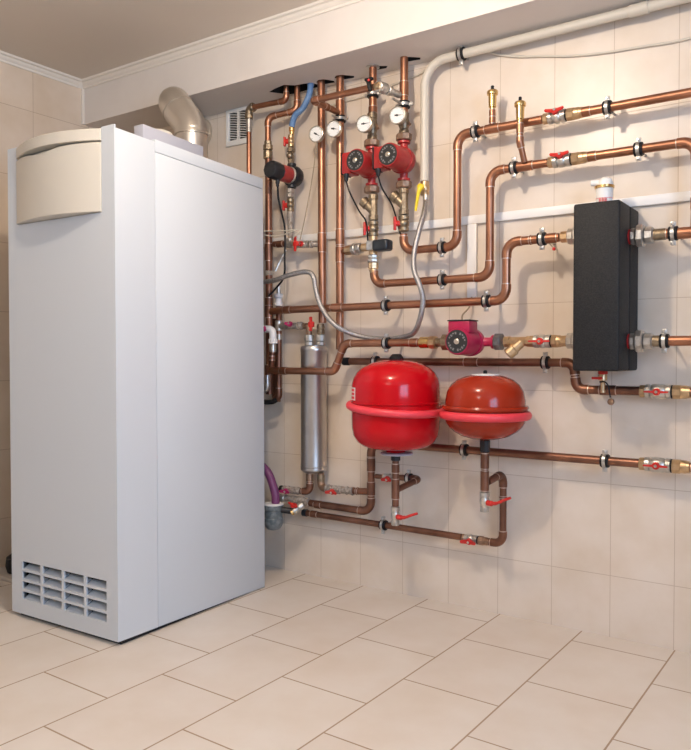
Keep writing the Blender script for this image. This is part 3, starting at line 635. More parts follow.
# blue hose and its fittings
bh = thing('blue_hose', 'short bent blue hose coming out of the beam', 'hose', (.11, -.075, 1.885))
MB().tube(smooth([(.19, -.062, 2.13), (.193, -.064, 2.075), (.19, -.07, 2.02), (.165, -.08, 1.965), (.128, -.086, 1.938), (.108, -.084, 1.897)]), .0125, 18).build('hose', 'blue', bh)
MB().lathe([(.0128, -.004), (.0145, -.003), (.0145, .006), (.0128, .007)], (.192, -.063, 2.06), (0, 0, 1), 18).build('hose_clip', 'blue', bh)
x3, y3b = .100, -.078
MBa = MB().lathe([(.0125, 0), (.0125, .016), (.010, .018), (.010, .03)], (x3 + .004, y3b, 1.896), (0, 0, -1), 12); single(MBa, 'hose_tail', 'brass_bright', 'brass hose tail at the lower end of the blue hose', 'fitting')
ball_valve('little brass valve with red handle just below the blue hose', (x3, y3b, 1.839), (0, 0, 1), (-1, -.35, 0), L=.052, r=.0135, body='brass', union=0, collar=0, span=.020, group='small brass valves by the old pump', bar=True)
n_ = MB().lathe([(.010, 0), (.016, .002), (.017, .018), (.011, .024), (.009, .03), (.015, .034), (.015, .052), (.012, .0665)], (x3, y3b, 1.8125), (0, 0, -1), 8); n_.sphere((x3 + .004, y3b - .012, 1.775), .015, 14)
single(n_, 'check_fitting', 'brass_dull', 'knobbly brass fitting right above the small old pump', 'fitting')
# old small pump
op = thing('circulation_pump', 'small old pump with black cap and red middle beside the boiler', 'pump', (x3 + .004, y3b, 1.65))
zc = 1.693; xo = x3 + .004
MB().lathe([(.030, .034), (.040, .030), (.044, .018), (.044, -.004), (.040, -.012)], (xo, y3b, zc), (0, 1, 0), 28).lathe([(.015, -.052), (.019, -.05), (.019, -.04), (.015, -.036), (.017, 0), (.015, .036), (.019, .04), (.019, .05), (.015, .052)], (xo, y3b, zc), (0, 0, 1), 20).build('volute', 'blackp', op)
MB().lathe([(.033, .012), (.036, .014), (.036, .020), (.032, .022)], (xo, y3b, zc), (0, -1, 0), 28).build('clamp_ring', 'nickel', op)
MB().lathe([(.033, .022), (.034, .024), (.034, .083), (.032, .085)], (xo, y3b, zc), (0, -1, 0), 28).build('motor', 'pump', op)
MB().lathe([(.032, .085), (.0365, .087), (.037, .134), (.032, .143), (.022, .146)], (xo, y3b, zc), (0, -1, 0), 10).build('control_cap', 'blackp', op, label='black faceted control cap')
gland(op, (xo + .006, y3b - .10, zc - .037), (0, 0, -1), .009)
cord('power_cable', 'black cable hanging from the small old pump down beside the boiler', 'cable', [(xo + .006, y3b - .10, zc - .064), (xo + .008, y3b - .095, zc - .12), (xo + .004, -.13, 1.47), (xo + .0, -.125, 1.36), (xo - .008, -.12, 1.27), (.055, -.12, 1.225), (.02, -.13, 1.19)], .0042, 'rubber')
single(MB().lathe([(.013, 0), (.017, .002), (.017, .016), (.012, .019), (.018, .022), (.018, .036), (.013, .04)], (x3 - .002, y3b, 1.6405), (0, 0, -1), 8), 'pump_nut', 'nickel', 'pale nickel nut right below the small old pump', 'fitting')
ball_valve('little valve with red handle below the small old pump', (x3 - .003, y3b, 1.572), (0, 0, 1), (-1, -.3, 0), L=.054, r=.0155, body='brass_dull', union=0, collar=0, span=.021, group='small brass valves by the old pump', bar=True)
single(MB().lathe([(.012, 0), (.013, .002), (.013, .025), (.0115, .03), (.0125, .06), (.0115, .066), (.0115, .112)], (x3 - .004, y3b, 1.5445), (0, 0, -1), 16), 'nipple_pipe', 'hemp', 'short grey pasted pipe below the small red-handled valve', 'pipe')
tt = thing('tee_fitting', 'nickel tee with hemp paste under the small pump column', 'fitting', (x3 - .004, y3b, 1.40))
MB().lathe([(.0165, .016), (.0155, 0), (.016, -.016)], (x3 - .004, y3b, 1.415), (0, 0, 1), 14).lathe([(.016, -.018), (.0175, -.017), (.0175, .017), (.016, .018)], (x3 - .004, y3b, 1.41), (1, 0, 0), 14).build('body', 'nickel', tt)
pipe_run('short dark copper pipe reaching left from the tee behind the boiler', [(x3 - .023, y3b, 1.412), (.012, -.085, 1.415)], r=.0125, m='copper_dull', couplings=[((.045, -.082, 1.413), (1, 0, 0), .03)])
ball_valve('valve with upright red handle between the tee and the tall riser', (.158, y3b + .01, 1.404), (1, .1, -.05), (0, -1, 0), L=.06, r=.0155, body='nickel', union=0, collar=.012, uni_mat='nickel', span=.002, group='small valves left of the risers')
hh = MB(); hh.box((.145 - .007, y3b - .031, 1.372), (.145 + .006, y3b - .026, 1.436), .002); hh.box((.145 - .010, y3b - .033, 1.393), (.145 + .016, y3b - .024, 1.413), .003)
o_ = hh.build('handle', 'redh', [o for o in C.objects if o.get('label') == 'valve with upright red handle between the tee and the tall riser'][0])
single(MB().lathe([(.012, 0), (.016, .003), (.015, .014), (.011, .018), (.011, .042)], (.190, -.067, 1.402), (1, .25, -.1), 10), 'tail_fitting', 'hemp', 'pasted tail fitting between the small valve and the tall riser', 'fitting')
# left riser next to boiler
pipe_run('copper pipe stepping out of the beam hole and down beside the boiler', [(.118, -.06, 2.13), (.118, -.06, 1.968), (-.008, -.1, 1.952), (-.008, -.1, 1.852)], r=.0125, R=.03, m='copper')
u = thing('pipe_union', 'old brass union on the pipe touching the black pump cap', 'union', (-.008, -.1, 1.77))
MB().hexn((-.008, -.1, 1.851), (-.008, -.1, 1.836), .0165, 8).build('upper_collar', 'brass_dull', u); MB().hexn((-.008, -.1, 1.8355), (-.008, -.1, 1.812), .0215, 8, .003).build('nut', 'brass_dull', u); MB().hexn((-.008, -.1, 1.811), (-.008, -.1, 1.775), .0195, 10, .003).build('body', 'brass_dull', u)
pipe_run('dark copper riser running down along the boiler edge', [(-.005, -.1, 1.7745), (.000, -.1, .775)], r=.0150, m='copper_dull', couplings=[((-.004, -.1, 1.38), (0, 0, 1), .07), ((-.003, -.1, 1.17), (0, 0, 1), .03), ((-.003, -.1, 1.128), (0, 0, 1), .05), ((-.003, -.1, .877), (0, 0, 1), .045)])
single(MB().lathe([(.0145, 0), (.018, .002), (.018, .02), (.0145, .022)], (-.004, -.1, 1.28), (0, 0, 1), 8), 'clamp_nut', 'nickel', 'bright nut on the dark riser beside the boiler edge, above the grey hose', 'fitting')
# top left thin pipe with brass elbow
pipe_run('thin copper pipe from the beam hole to the brass elbow over the vent grille', [(.080, -.085, 2.13), (.080, -.085, 2.010), (-.094, -.09, 2.014)], r=.0112, R=.02)
eb = thing('brass_elbow', 'brass elbow in front of the vent grille', 'elbow', (-.112, -.09, 1.93))
pa, _ = fillet([(-.095, -.09, 2.012), (-.123, -.09, 2.012), (-.124, -.09, 1.974)], .014)
MB().tube(pa, .0165, 12).build('body', 'brass_dull', eb); MB().hexn((-.109, -.09, 2.013), (-.0945, -.09, 2.014), .0195, 8).build('side_collar', 'brass_dull', eb); MB().hexn((-.124, -.09, 1.987), (-.124, -.09, 1.967), .0185, 8).build('lower_collar', 'brass_dull', eb)
MB().cyl((-.124, -.09, 1.9665), (-.124, -.09, 1.91), .0125, bev=.001).build('press_sleeve', 'nickel', eb)
pipe_run('thin copper pipe dropping from the brass elbow behind the boiler', [(-.124, -.09, 1.9095), (-.124, -.09, 1.45)], r=.0108)

# ================================================================== STEEL CYLINDER
cx, cy = .2065, -.0585
cyl = thing('steel_cylinder', 'tall stainless steel filter cylinder on the wall left of the tanks', 'cylinder', (cx, cy, .44))
r = .0550
MB().lathe([(r - .004, .462), (r + .0005, .466), (r + .0005, .474), (r, .477), (r, .955), (r + .0015, .958), (r + .0015, .972), (r - .003, .979)], (cx, cy, 0), (0, 0, 1), 48).build('shell', 'steel', cyl)
MB().lathe([(.02, -.008), (r - .012, -.006), (r - .006, .0), (r - .004, .0)], (cx, cy, .4615), (0, 0, 1), 48).build('bottom_cap', 'steel', cyl)
MB().lathe([(r + .001, 0), (r + .003, .002), (r + .001, .004)], (cx, cy, .4785), (0, 0, 1), 48).build('bottom_bead', 'steel', cyl)
MB().cyl((cx, cy, .978), (cx, cy, .981), r - .004, 40).build('top_plate', 'steel', cyl)
for dx in (-.024, .034):
    MB().lathe([(.014, 0), (.0195, .002), (.0195, .016), (.015, .018), (.0205, .020), (.0205, .044), (.016, .046)], (cx + dx, cy - .002, .9812), (0, 0, 1), 10).build('port_nut', 'nickel', cyl)
single(MB().lathe([(.0165, 0), (.0165, .018), (.0145, .02), (.017, .03), (.014, .044)], (cx + .036, cy - .002, 1.0274), (0, 0, 1), 12), 'port_adapter', 'brass_dull', 'brass adapter joining the tall riser to the cylinder top', 'fitting')
lv = thing('ball_valve', 'small elbow valve with red upright handle on the cylinder top', 'valve', (cx - .024, cy, 1.0274))
pa, _ = fillet([(cx - .024, cy - .002, 1.0274), (cx - .024, cy - .002, 1.064), (cx - .05, cy - .002, 1.064)], .012); MB().tube(pa, .0128, 14).build('body', 'bronze', lv)
hh = MB(); hh.box((cx + .008, cy - .046, 1.040), (cx + .021, cy - .038, 1.100), .003); hh.box((cx + .002, cy - .047, 1.056), (cx + .030, cy - .034, 1.080), .005); hh.build('handle', 'redh', lv)
MB().cyl((cx + .012, cy - .036, 1.068), (cx - .018, cy - .004, 1.066), .005, 10).build('stem', 'brass', lv)
hv = ball_valve('small pasted valve with magenta handle between boiler pipes and cylinder', (.098, -.068, 1.066), (1, 0, 0), (0, -1, .4), L=.05, r=.0135, body='nickel', union=0, collar=0, span=.018, handle_mat='magenta', group='small valves left of the risers')
single(MB().lathe([(.012, 0), (.017, .004), (.015, .014), (.018, .02), (.014, .030)], (.1235, -.066, 1.065), (1, 0, 0), 12), 'tail_fitting', 'hemp', 'pasted tail fitting leading into the cylinder elbow valve', 'fitting')
# boiler-side pipes between riser and cylinder
pipe_run('narrow grey-brown pipe beside the boiler with a white valve on top', [(.025, -.068, 1.150), (.025, -.068, .765), (.000, -.068, .748)], r=.0130, m='copper_dull', R=.02, couplings=[((.025, -.068, 1.02), (0, 0, 1), .02, 'nickel'), ((.025, -.068, .79), (0, 0, 1), .02)])
wv = thing('white_valve', 'white plastic valve on the narrow pipe beside the boiler', 'valve', (.024, -.068, 1.151))
MB().lathe([(.014, 0), (.018, .002), (.018, .016), (.014, .018), (.014, .034), (.019, .036), (.019, .052), (.015, .054)], (.024, -.068, 1.1515), (0, 0, 1), 14).build('body', 'whiteval', wv); MB().cyl((.024, -.068, 1.2055), (.024, -.068, 1.24), .009).build('spindle', 'zinc', wv)
tt = thing('tee_fitting', 'nickel tee between the narrow pipe and the magenta valve', 'fitting', (.025, -.068, 1.05))
MB().lathe([(.015, -.022), (.0165, -.02), (.0165, .02), (.015, .022)], (.025, -.068, 1.068), (0, 0, 1), 12).cyl((.025, -.068, 1.067), (.0725, -.068, 1.066), .0145).build('body', 'nickel', tt)
pv = thing('elbow_valve', 'white plastic elbow valve with magenta knob at the boiler edge', 'valve', (.052, -.135, .99))
pa, _ = fillet([(.0, -.142, 1.052), (.052, -.140, 1.050), (.052, -.138, .992)], .02); MB().tube(pa, .0155, 16).build('body', 'whiteval', pv)
MB().hexn((.052, -.138, 1.010), (.052, -.138, .990), .020, 10, .002).build('nut', 'whiteval', pv); MB().lathe([(.010, 0), (.013, .002), (.013, .016), (.008, .018)], (.020, -.158, 1.052), (.1, -1, 0), 14).build('knob', 'magenta', pv)
pipe_run('stubby copper pipe below the white elbow valve', [(.052, -.138, .9895), (.046, -.138, .93), (.036, -.13, .895)], r=.0125, R=.02, m='copper_dull', couplings=[((.051, -.138, .972), (0, 0, 1), .03, 'nickel'), ((.046, -.138, .930), (0, 0, 1), .014)], elbows=False)
pipe_run('silver elbow pipe ending low beside the boiler edge', [(.012, -.128, .858), (.012, -.128, .795), (-.05, -.128, .79)], r=.011, R=.022, m='zinc', rings=False)
single(MB().tube([(-.017, -.034, 1.10), (-.017, -.034, .74)], .019, 14), 'backing_pipe', 'copper_dull', 'wide dark brown pipe nearest the wall beside the boiler edge', 'pipe')
single(MB().tube(smooth([(-.06, -.105, .748), (-.02, -.106, .742), (.02, -.104, .744), (.036, -.10, .752)]), .0105, 12), 'pipe_bend', 'rubber', 'black bend at the foot of the boiler-side pipes', 'pipe')
single(MB().tube(smooth([(.082, -.09, 1.385), (.066, -.10, 1.35), (.045, -.115, 1.295)]), .0045, 10), 'vent_tube', 'nickel', 'thin bright tube slanting down beside the black cable', 'tube')

# ================================================================== BRAIDED HOSE, BEIGE PIPE
hs = thing('braided_hose', 'long steel braided hose looping from the yellow valve to the boiler', 'hose', (.72, -.08, 1.50))
MB().tube(smooth([(.735, -.066, 1.520), (.745, -.10, 1.465), (.742, -.13, 1.40), (.733, -.15, 1.32), (.741, -.165, 1.25), (.766, -.165, 1.19), (.775, -.16, 1.141), (.762, -.155, 1.08), (.728, -.135, 1.030), (.670, -.105, 1.012), (.56, -.088, 1.004), (.455, -.10, 1.018), (.385, -.155, 1.058), (.322, -.16, 1.128), (.292, -.16, 1.201), (.283, -.16, 1.246), (.264, -.16, 1.270), (.222, -.16, 1.276), (.15, -.162, 1.266), (.09, -.165, 1.252), (.03, -.165, 1.247), (-.06, -.17, 1.24)], 10), .0098, 16).build('hose', 'braid', hs)
MB().lathe([(.0095, 0), (.0125, .001), (.0125, .012), (.0098, .022)], (.733, -.062, 1.540), (.02, -.25, -1), 16).build('end_ferrule', 'nickel', hs)
bp = thing('beige_plastic_pipe', 'beige plastic pipe from the yellow valve up and along under the beam', 'pipe', (.722, -.055, 1.595))
pa, _ = fillet([(.722, -.055, 1.595), (.722, -.055, 2.034), (2.05, -.055, 2.040)], .085, 12); MB().tube(pa, .0165, 22).build('pipe', 'beigep', bp)
MB().cyl((1.46, -.055, 2.0373), (1.52, -.055, 2.0376), .0195, 22, bev=.002).build('socket', 'beigep', bp)
yv = thing('gas_valve', 'brass valve with yellow lever at the foot of the beige pipe', 'valve', (.722, -.055, 1.545))
MB().lathe([(.013, 0), (.0165, .002), (.0165, .012), (.014, .014), (.018, .022), (.018, .034), (.0165, .037), (.0165, .052), (.014, .054)], (.724, -.055, 1.5405), (0, 0, 1), 12).build('body', 'brass', yv)
MB().cyl((.722, -.07, 1.566), (.728, -.096, 1.566), .0055, 10).build('stem', 'brass', yv)
hh = MB(); hh.tube([(.734, -.094, 1.570), (.728, -.100, 1.562), (.722, -.103, 1.54), (.716, -.105, 1.50), (.712, -.105, 1.478)], [.010, .010, .0065, .0055, .005], 10); hh.cyl((.728, -.088, 1.566), (.728, -.104, 1.566), .012, 16, bev=.002); hh.build('lever', 'yellow', yv)
clamp('single clamp holding the beige pipe just under the beam', (.872, -.055, 2.0348), (1, 0, 0), .0165, back=.055, group='clamps on the beige pipe')
# ================================================================== TRUNKING & SMALL CABLES
trk = thing('cable_trunking', 'white plastic cable trunking fixed across the tiles behind the pipes', 'trunking', (.8, -.008, 1.423))
MB().box((-.25, -.015, 1.424), (2.2, -.0005, 1.455), .002).build('horizontal_run', 'trunk', trk)
MB().box((.878, -.0145, 1.155), (.915, -.0005, 1.4235), .002).build('vertical_drop', 'trunk', trk)
cord('pump_cable', 'thin grey cable from the trunking down to the crimson pump', 'cable', [(.898, -.01, 1.16), (.897, -.03, 1.12), (.885, -.06, 1.09), (.90, -.10, 1.066), (.905, -.135, 1.058)], .0032, 'cap')
cord('thin_cable', 'thin beige cable sagging on the wall under the beam at the right', 'cable', [(.93, -.03, 2.052), (.955, -.012, 2.040), (1.002, -.007, 2.019), (1.07, -.006, 1.998), (1.15, -.006, 1.982), (1.24, -.006, 1.962), (1.326, -.006, 1.949), (1.40, -.006, 1.942), (1.50, -.006, 1.936), (1.60, -.006, 1.930), (1.75, -.006, 1.935), (1.9, -.006, 1.94)], .0044, 'beigep')
cord('thin_cable', 'thin pale cable on the wall behind the riser tops', 'cable', [(.700, -.006, 2.030), (.66, -.006, 2.018), (.551, -.006, 2.003), (.425, -.006, 1.985), (.31, -.006, 1.982), (.25, -.006, 1.977)], .0042, 'beigep')
cord('ivory_cable', 'upper ivory cable looping from behind the boiler', 'cable', [(-.10, -.115, 1.470), (-.015, -.125, 1.467), (.056, -.128, 1.461), (.099, -.13, 1.457), (.162, -.13, 1.456), (.193, -.13, 1.449), (.178, -.128, 1.440), (.150, -.122, 1.428)], .0024, 'cablew', 'ivory cables beside the boiler')
cord('ivory_cable', 'lower ivory cable looping from behind the boiler', 'cable', [(-.10, -.118, 1.455), (-.015, -.128, 1.450), (.040, -.13, 1.441), (.094, -.13, 1.440), (.136, -.136, 1.446), (.172, -.142, 1.450)], .0024, 'cablew', 'ivory cables beside the boiler')
cord('capillary_tube', 'thin taut capillary line slanting down from the leftmost dial', 'tube', [(.268, -.120, 1.797), (.215, -.085, 1.66), (.165, -.06, 1.535), (.125, -.05, 1.425)], .0024, 'cap')

# ================================================================== TANKS
def torus(cx, cy, z, R, r, tilt=0.):
    return MB().tube([(cx + R * math.cos(2 * PI * k / 64), cy + R * math.sin(2 * PI * k / 64), z - tilt * math.cos(2 * PI * k / 64 + .3)) for k in range(64)], r, 14, closed=True)
tx, ty = .690, -.208
tk = thing('expansion_tank', 'big bright red expansion tank with a red band round its middle', 'tank', (tx, ty, .585))
Rt = .160
prof = [(.034, .590), (.036, .601), (.088, .604), (.120, .613), (.141, .629), (.154, .651), (Rt - .001, .680), (Rt, .71), (Rt, .765)]
MB().lathe(prof, (tx, ty, 0), (0, 0, 1), 64).build('lower_shell', 'tank', tk, ang=50)
prof = [(Rt, .7655), (Rt + .0005, .79), (Rt, .835), (.154, .858), (.141, .880), (.120, .898), (.092, .912), (.056, .921), (.02, .9245), (0, .925)]
MB().lathe(prof, (tx, ty, 0), (0, 0, 1), 64).build('upper_shell', 'tank', tk, ang=50)
MB().lathe([(Rt + .0005, 0), (Rt + .0035, .0015), (Rt + .0035, .0055), (Rt + .0005, .007)], (tx, ty, .768), (0, 0, 1), 64).build('seam_bead', 'tank', tk)
torus(tx, ty, .751, Rt + .008, .0135, .014).build('band', 'band', tk, label='soft red band round the tank')
MB().lathe([(.027, 0), (.027, .010), (.018, .022), (.014, .024)], (tx, ty + .004, .922), (0, 0, 1), 10).build('top_cap', 'rubber', tk)
# label, curved on the left flank
lb = MB(); n = 6; A0, A1 = math.radians(205), math.radians(217)
def curved(mb, a0, a1, z0, z1, rr, n=4):
    rows = [[mb.bm.verts.new((tx + q * math.cos(a0 + (a1 - a0) * i / n), ty + q * math.sin(a0 + (a1 - a0) * i / n), z)) for q, z in ((rr, z0), (rr + .0006, z0), (rr + .0006, z1), (rr, z1))] for i in range(n + 1)]
    for i in range(n): mb.bridge(rows[i], rows[i + 1])
    mb.bm.faces.new(rows[0][::-1]); mb.bm.faces.new(rows[-1])
A0, A1 = math.radians(219), math.radians(237)
curved(lb, A0, A1, .780, .826, Rt); lo = lb.build('label_sticker', 'white', tk, label='small white sticker with red bars')
lb2 = MB()
for k in range(3): curved(lb2, A0 + .04, A1 - .05, .785 + k * .0135, .794 + k * .0135, Rt + .0007)
lb2.build('sticker_bars', 'redink', lo)
MB().lathe([(.046, -.002), (.058, -.0015), (.061, .002), (.058, .006), (.046, .0075)], (tx + .004, ty, .5825), (0, 0, 1), 40).build('base_plate', 'lav', tk)
# tank 1 drop
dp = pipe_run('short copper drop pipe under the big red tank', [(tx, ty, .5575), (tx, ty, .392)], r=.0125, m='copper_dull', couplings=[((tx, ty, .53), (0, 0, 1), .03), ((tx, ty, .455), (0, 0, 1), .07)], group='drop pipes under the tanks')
MB().hexn((tx, ty, .5815), (tx, ty, .558), .0175, 8, .002).build('tank_connector', 'blackp', dp)
def lever_valve(label, x, y, zt, zb, tilt):
    root = thing('drain_valve', label, 'valve', (x, y, zb), group='lever drain valves under the tanks'); Hh = zt - zb
    MB().lathe([(.013, 0), (.015, .002), (.015, Hh * .25), (.013, Hh * .28), (.017, Hh * .45), (.017, Hh * .6), (.013, Hh * .74), (.0165, Hh * .76), (.0165, Hh - .002), (.013, Hh)], (x, y, zb), (0, 0, 1), 16).build('body', 'nickel', root)
    h = MB(); z = zb + Hh * .5
    h.cyl((x + .014, y - .012, z), (x + .034, y - .015, z), .0095, 14, bev=.001)
    h.tube(smooth([(x + .030, y - .016, z), (x + .052, y - .018, z + .004), (x + .076, y - .018, z + .010 + tilt), (x + .100, y - .016, z + .016 + tilt * 1.8)]), [.0065] * 8 + [.0052] * 8 + [.0048] * 8 + [.0045], 10); h.build('lever', 'redh', root)
    MB().cyl((x + .006, y - .006, z), (x + .016, y - .012, z), .006, 10).build('stem', 'brass', root)
lever_valve('nickel drain valve with red lever under the big red tank', tx, ty, .391, .322, .004)
pipe_run('bent copper branch joining the big tank drop to the wall pipe', [(.512, y3, .466), (.545, y3, .466)], r=.0095, m='copper_dull')
ball_valve('small red-handled valve between the low pipe bend and the big tank', (.575, y3, .468), (1, 0, 0), (0, -1, -.3), L=.05, r=.0135, union=0, collar=.004, span=.020, group='small valves at the low left')
pipe_run('copper elbow branch reaching forward to the big tank drop', [(.602, y3, .470), (.708, y3, .474), (tx + .003, ty + .012, .452)], r=.0115, m='copper_dull', R=.02)
# tank 2
sx, sy = 1.032, -.19; Rs = .1345
tk = thing('expansion_tank', 'smaller brown-red flattened expansion tank with a red band', 'tank', (sx, sy, .655))
MB().lathe([(.02, .6555), (.05, .659), (.082, .668), (.108, .684), (.124, .699), (Rs - .001, .716), (Rs, .73), (Rs, .752)], (sx, sy, 0), (0, 0, 1), 64).build('lower_shell', 'tank2', tk, ang=50)
MB().lathe([(Rs, .7525), (Rs, .79), (.128, .820), (.115, .842), (.094, .859), (.066, .870), (.040, .8745), (.039, .8748)], (sx, sy, 0), (0, 0, 1), 64).build('upper_shell', 'tank2', tk, ang=50)
MB().lathe([(Rs, 0), (Rs + .008, .002), (Rs + .0115, .009), (Rs + .008, .016), (Rs, .018)], (sx, sy, .7555), (0, 0, 1), 64).build('seam_bead', 'tank2', tk)
torus(sx, sy, .739, Rs + .0065, .0145).build('band', 'band', tk, label='soft red band round the small tank')
MB().lathe([(.047, -.001), (.046, .0025), (.012, .0045), (.0, .0047)], (sx, sy, .8749), (0, 0, 1), 40).build('top_disc', 'white', tk, label='pale disc on the tank top')
MB().lathe([(.007, 0), (.007, .008), (.004, .012)], (sx, sy, .8792), (0, 0, 1), 12).build('air_valve', 'rubber', tk)
dp = pipe_run('longer copper drop pipe under the brown-red tank', [(sx, sy, .612), (sx, sy, .478)], r=.0125, m='copper_dull', couplings=[((sx, sy, .582), (0, 0, 1), .05), ((sx, sy, .515), (0, 0, 1), .066)], group='drop pipes under the tanks')
MB().hexn((sx, sy, .655), (sx, sy, .6125), .0175, 8, .003).build('tank_connector', 'blackp', dp)
lever_valve('nickel drain valve with red lever under the brown-red tank', sx, sy, .477, .408, .006)

# ================================================================== LOWER LEFT CLUSTER
def hemp_lump(mb, x0, x1, y, z, r, seed):
    rnd = random.Random(seed); n = 7; mb.lathe([(r * rnd.uniform(.8, 1.12), (x1 - x0) * k / (n - 1)) for k in range(n)], (x0, y, z), (1, 0, 0), 11)
ly = -.075
o = pipe_run('dark outlet bend below the left port of the steel cylinder', [(.190, ly + .01, .455), (.190, ly + .01, .374), (.150, ly, .372)], r=.0135, R=.022, m='copper_dull', couplings=[((.190, ly + .01, .432), (0, 0, 1), .03, 'bronze')])
bvv = ball_valve('pasted valve with dark red handle left under the cylinder', (.084, ly, .372), (1, 0, 0), (0, -1, -.2), L=.056, r=.0155, body='hemp', union=0, collar=.018, uni_mat='rubber', span=.024, handle_mat='magenta', group='small valves at the low left')
mb = MB(); hemp_lump(mb, .1125, .1495, ly, .372, .0165, 3); single(mb, 'thread_joint', 'hemp', 'shaggy hemp-wrapped joint left under the cylinder', 'joint')
pipe_run('dark outlet bend below the right port of the steel cylinder', [(.247, ly + .01, .455), (.247, ly + .01, .398), (.282, ly, .396)], r=.0135, R=.022, m='bronze', rings=False, couplings=[((.247, ly + .01, .435), (0, 0, 1), .026, 'brass_dull')])
mb = MB(); hemp_lump(mb, .2825, .296, ly, .396, .0175, 5); single(mb, 'thread_joint', 'hemp', 'hemp-wrapped joint right of the cylinder outlet', 'joint')
ball_valve('pasted valve with red handle right under the cylinder', (.325, ly, .397), (1, 0, 0), (0, -1, -.35), L=.056, r=.0165, body='hemp', union=0, collar=0, span=.026, group='small valves at the low left')
mb = MB(); hemp_lump(mb, .3535, .412, ly + .004, .398, .0165, 9); single(mb, 'thread_joint', 'hemp', 'long hemp-wrapped joint leading to the low pipe bend', 'joint')
pipe_run('stub of copper pipe joining the pasted valve to the low pipe', [(.4125, ly + .005, .399), (.478, y3, .402)], r=.0135, m='copper_dull', couplings=[((.43, ly + .008, .3995), (1, 0, 0), .004)])
tt = thing('tee_fitting', 'grey pasted tee where the low pipe meets the boiler trap', 'fitting', (.14, -.075, .325))
mb = MB(); hemp_lump(mb, .022, .118, -.072, .334, .0165, 12); hemp_lump(mb, .118, .186, -.068, .328, .0195, 14); mb.build('body', 'hemp', tt)
MB().hexn((.05, -.072, .332), (.066, -.072, .332), .020, 8, .002).build('nut', 'nickel', tt)
dv = thing('drain_valve', 'small red-winged drain cock with brass spout by the trap', 'valve', (.15, -.12, .30))
MB().lathe([(.014, 0), (.017, .003), (.017, .022), (.012, .025), (.015, .03), (.014, .05)], (.176, -.092, .322), (-.55, -.6, -.55), 12).build('body', 'nickel', dv)
MB().lathe([(.012, 0), (.012, .010), (.008, .012)], (.147, -.123, .2935), (-.55, -.6, -.55), 12).build('spout', 'brass_bright', dv)
MB().box((-.024, -.006, -.004), (.022, .006, .004), .002, m=Matrix.Translation((.148, -.125, .322)) @ Matrix.Rotation(.35, 4, 'Y')).cyl((.150, -.112, .316), (.148, -.13, .322), .011, 14).build('handle', 'redh', dv)
single(MB().lathe([(.0128, 0), (.0155, .001), (.0155, .02), (.0128, .021)], (.151, y3, .280), (1, 0, 0), 16), 'blue_collar', 'navy', 'dark blue collar at the left start of the lowest pipe', 'collar')
tr = thing('siphon_trap', 'grey plastic siphon trap cup with white rim beside the boiler', 'trap', (.064, -.15, .21))
qx, qy = .064, -.15
MB().lathe([(.012, .212), (.025, .216), (.036, .228), (.041, .246), (.0415, .262), (.0385, .266), (.0385, .296), (.042, .300), (.042, .317)], (qx, qy, 0), (0, 0, 1), 32).build('cup', 'trap', tr)
MB().lathe([(.036, 0), (.043, .001), (.043, .006), (.036, .007)], (qx, qy, .3175), (0, 0, 1), 32).build('rim', 'white', tr)
MB().cyl((qx + .038, qy + .006, .300), (qx + .075, qy + .03, .294), .013, 16).build('side_outlet', 'blackp', tr)
MB().tube(smooth([(qx + .012, qy, .322), (qx + .010, qy, .36), (qx - .006, qy, .405), (qx - .035, qy + .002, .452), (qx - .10, qy + .01, .49)]), .0175, 16).build('drain_hose', 'purple', tr, label='purple drain hose')

# ================================================================== CLAMPS
for x, y, z, lb in [
    (.943, y1, 1.736, 'leftmost clamp on the highest copper run, left of the air vent'), (1.403, y1, 1.736, 'right clamp on the highest copper run'),
    (1.088, y1, 1.588, 'left clamp on the second-highest run, by the cranked vent stub'), (1.500, y1, 1.588, 'right clamp on the second-highest run, above the black box'),
    (.813, y1, 1.336, 'clamp low between the right pump riser and the upturned pipe'), (.814, y1, 1.218, 'clamp on the pipe one below the right pump outlet run'),
    (1.006, y2, 1.130, 'clamp just left of the double bend leading to the box'), (1.204, y2, 1.328, 'clamp just left of the upper left union of the black box'),
    (.597, y2, 1.130, 'left clamp on the long pipe above the braided hose bottom'), (.600, y2, .988, 'clamp above the big red tank, where the braided hose passes'),
    (.510, y3, .917, 'clamp half behind the top of the big red tank'), (1.195, y3, .917, 'clamp left under the black box, on the pipe below the strainer'),
    (1.590, y2, .985, 'clamp right of the lower right union of the black box'), (1.612, y2, 1.309, 'clamp right of the upper right union of the black box'),
    (.893, y3, .597, 'clamp on the low pipe between the two tanks'), (1.397, y3, .597, 'clamp on the low pipe under the black box'), ]:
    clamp(lb, (x, y, z), (1, 0, 0), .0148, back=-y)
clamp('clamp on the lowest pipe under the big red tank', (.548, y3, .2775), (1, 0, 0), .0128, back=.06)
clamp('clamp on the short branch behind the big tank drop pipe', (.662, y3, .472), (1, 0, 0), .0118, back=.06)
# loose tag hanging by the upper left union
tg = thing('wire_tag', 'tiny red-tipped wire beside the upper left union of the box', 'tag', (1.235, -.10, 1.31))
MB().tube([(1.212, -.075, 1.318), (1.247, -.135, 1.292)], .002, 8).build('wire', 'cap', tg); MB().sphere((1.249, -.138, 1.290), .006, 10).build('tip', 'redh', tg)
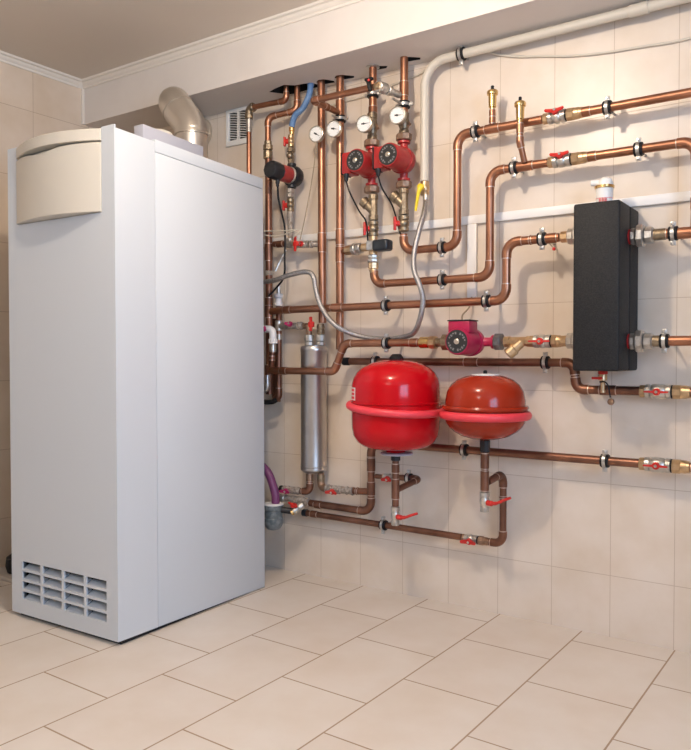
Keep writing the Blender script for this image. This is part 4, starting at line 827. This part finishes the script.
# ================================================================== floor things left behind the boiler
single(MB().box((-1.00, -.80, .0005), (-.66, -.50, .018), .002), 'cardboard_pad', 'ply', 'pale flat board on the floor left behind the boiler', 'board')
mb = MB(); mb.lathe([(.03, 0), (.055, .004), (.062, .03), (.058, .065), (.03, .085), (.0, .088)], (-.86, -.715, .0185), (0, 0, 1), 24); mb.tube(smooth([(-.86, -.715, .095), (-.88, -.68, .13), (-.92, -.64, .11)]), .012, 10)
single(mb, 'black_container', 'rubber', 'dark rounded object on the board left behind the boiler', 'container')

# ================================================================== LIGHT
def light(name, kind, loc, energy, col, **k):
    l = bpy.data.lights.new(name, kind); l.energy = energy; l.color = col
    for a, v in k.items(): setattr(l, a, v)
    o = bpy.data.objects.new(name, l); C.objects.link(o); o.location = loc; return o
light('ceiling_bulb', 'POINT', (.98, -1.38, 2.10), 36, (1., .86, .71), shadow_soft_size=.045)
light('added_fill_light', 'POINT', (1.3, -3.3, 2.12), 19, (1., .93, .87), shadow_soft_size=.14)  # added soft fill for floor and lower walls, not a known lamp
w = light('window_daylight', 'AREA', (XR + .11, (WY0 + WY1) / 2, (WZ0 + WZ1) / 2), 66, (.46, .67, 1.), shape='RECTANGLE', size=WZ1 - WZ0, size_y=WY1 - WY0)
w.rotation_euler = (0, PI / 2, 0)
wd = bpy.data.worlds.new('world'); sc.world = wd; wd.use_nodes = True
wd.node_tree.nodes['Background'].inputs[0].default_value = (.75, .85, 1, 1); wd.node_tree.nodes['Background'].inputs[1].default_value = .3
# ================================================================== CAMERA
cd = bpy.data.cameras.new('camera'); co = bpy.data.objects.new('camera', cd); C.objects.link(co); sc.camera = co
pitch, yaw, roll = .019, -.6032, .0014
cyw, syw = math.cos(yaw), math.sin(yaw)
fwv = V((syw * math.cos(pitch), cyw * math.cos(pitch), -math.sin(pitch))); rt = V((cyw, -syw, 0)); up = rt.cross(fwv)
c_, s_ = math.cos(roll), math.sin(roll); rt, up = c_ * rt + s_ * up, -s_ * rt + c_ * up
mx = Matrix((rt, up, -fwv)).transposed().to_4x4(); mx.translation = V((2.0964, -2.5715, .9356)); co.matrix_world = mx
cd.sensor_width = 36; cd.sensor_fit = 'AUTO'; cd.lens = 755.97 / 750 * 36; cd.shift_y = -3.83 / 750; cd.clip_start = .02
vs = sc.view_settings; vs.view_transform = 'Standard'; vs.look = 'None'; vs.gamma = 1; vs.use_curve_mapping = False; vs.exposure = .3
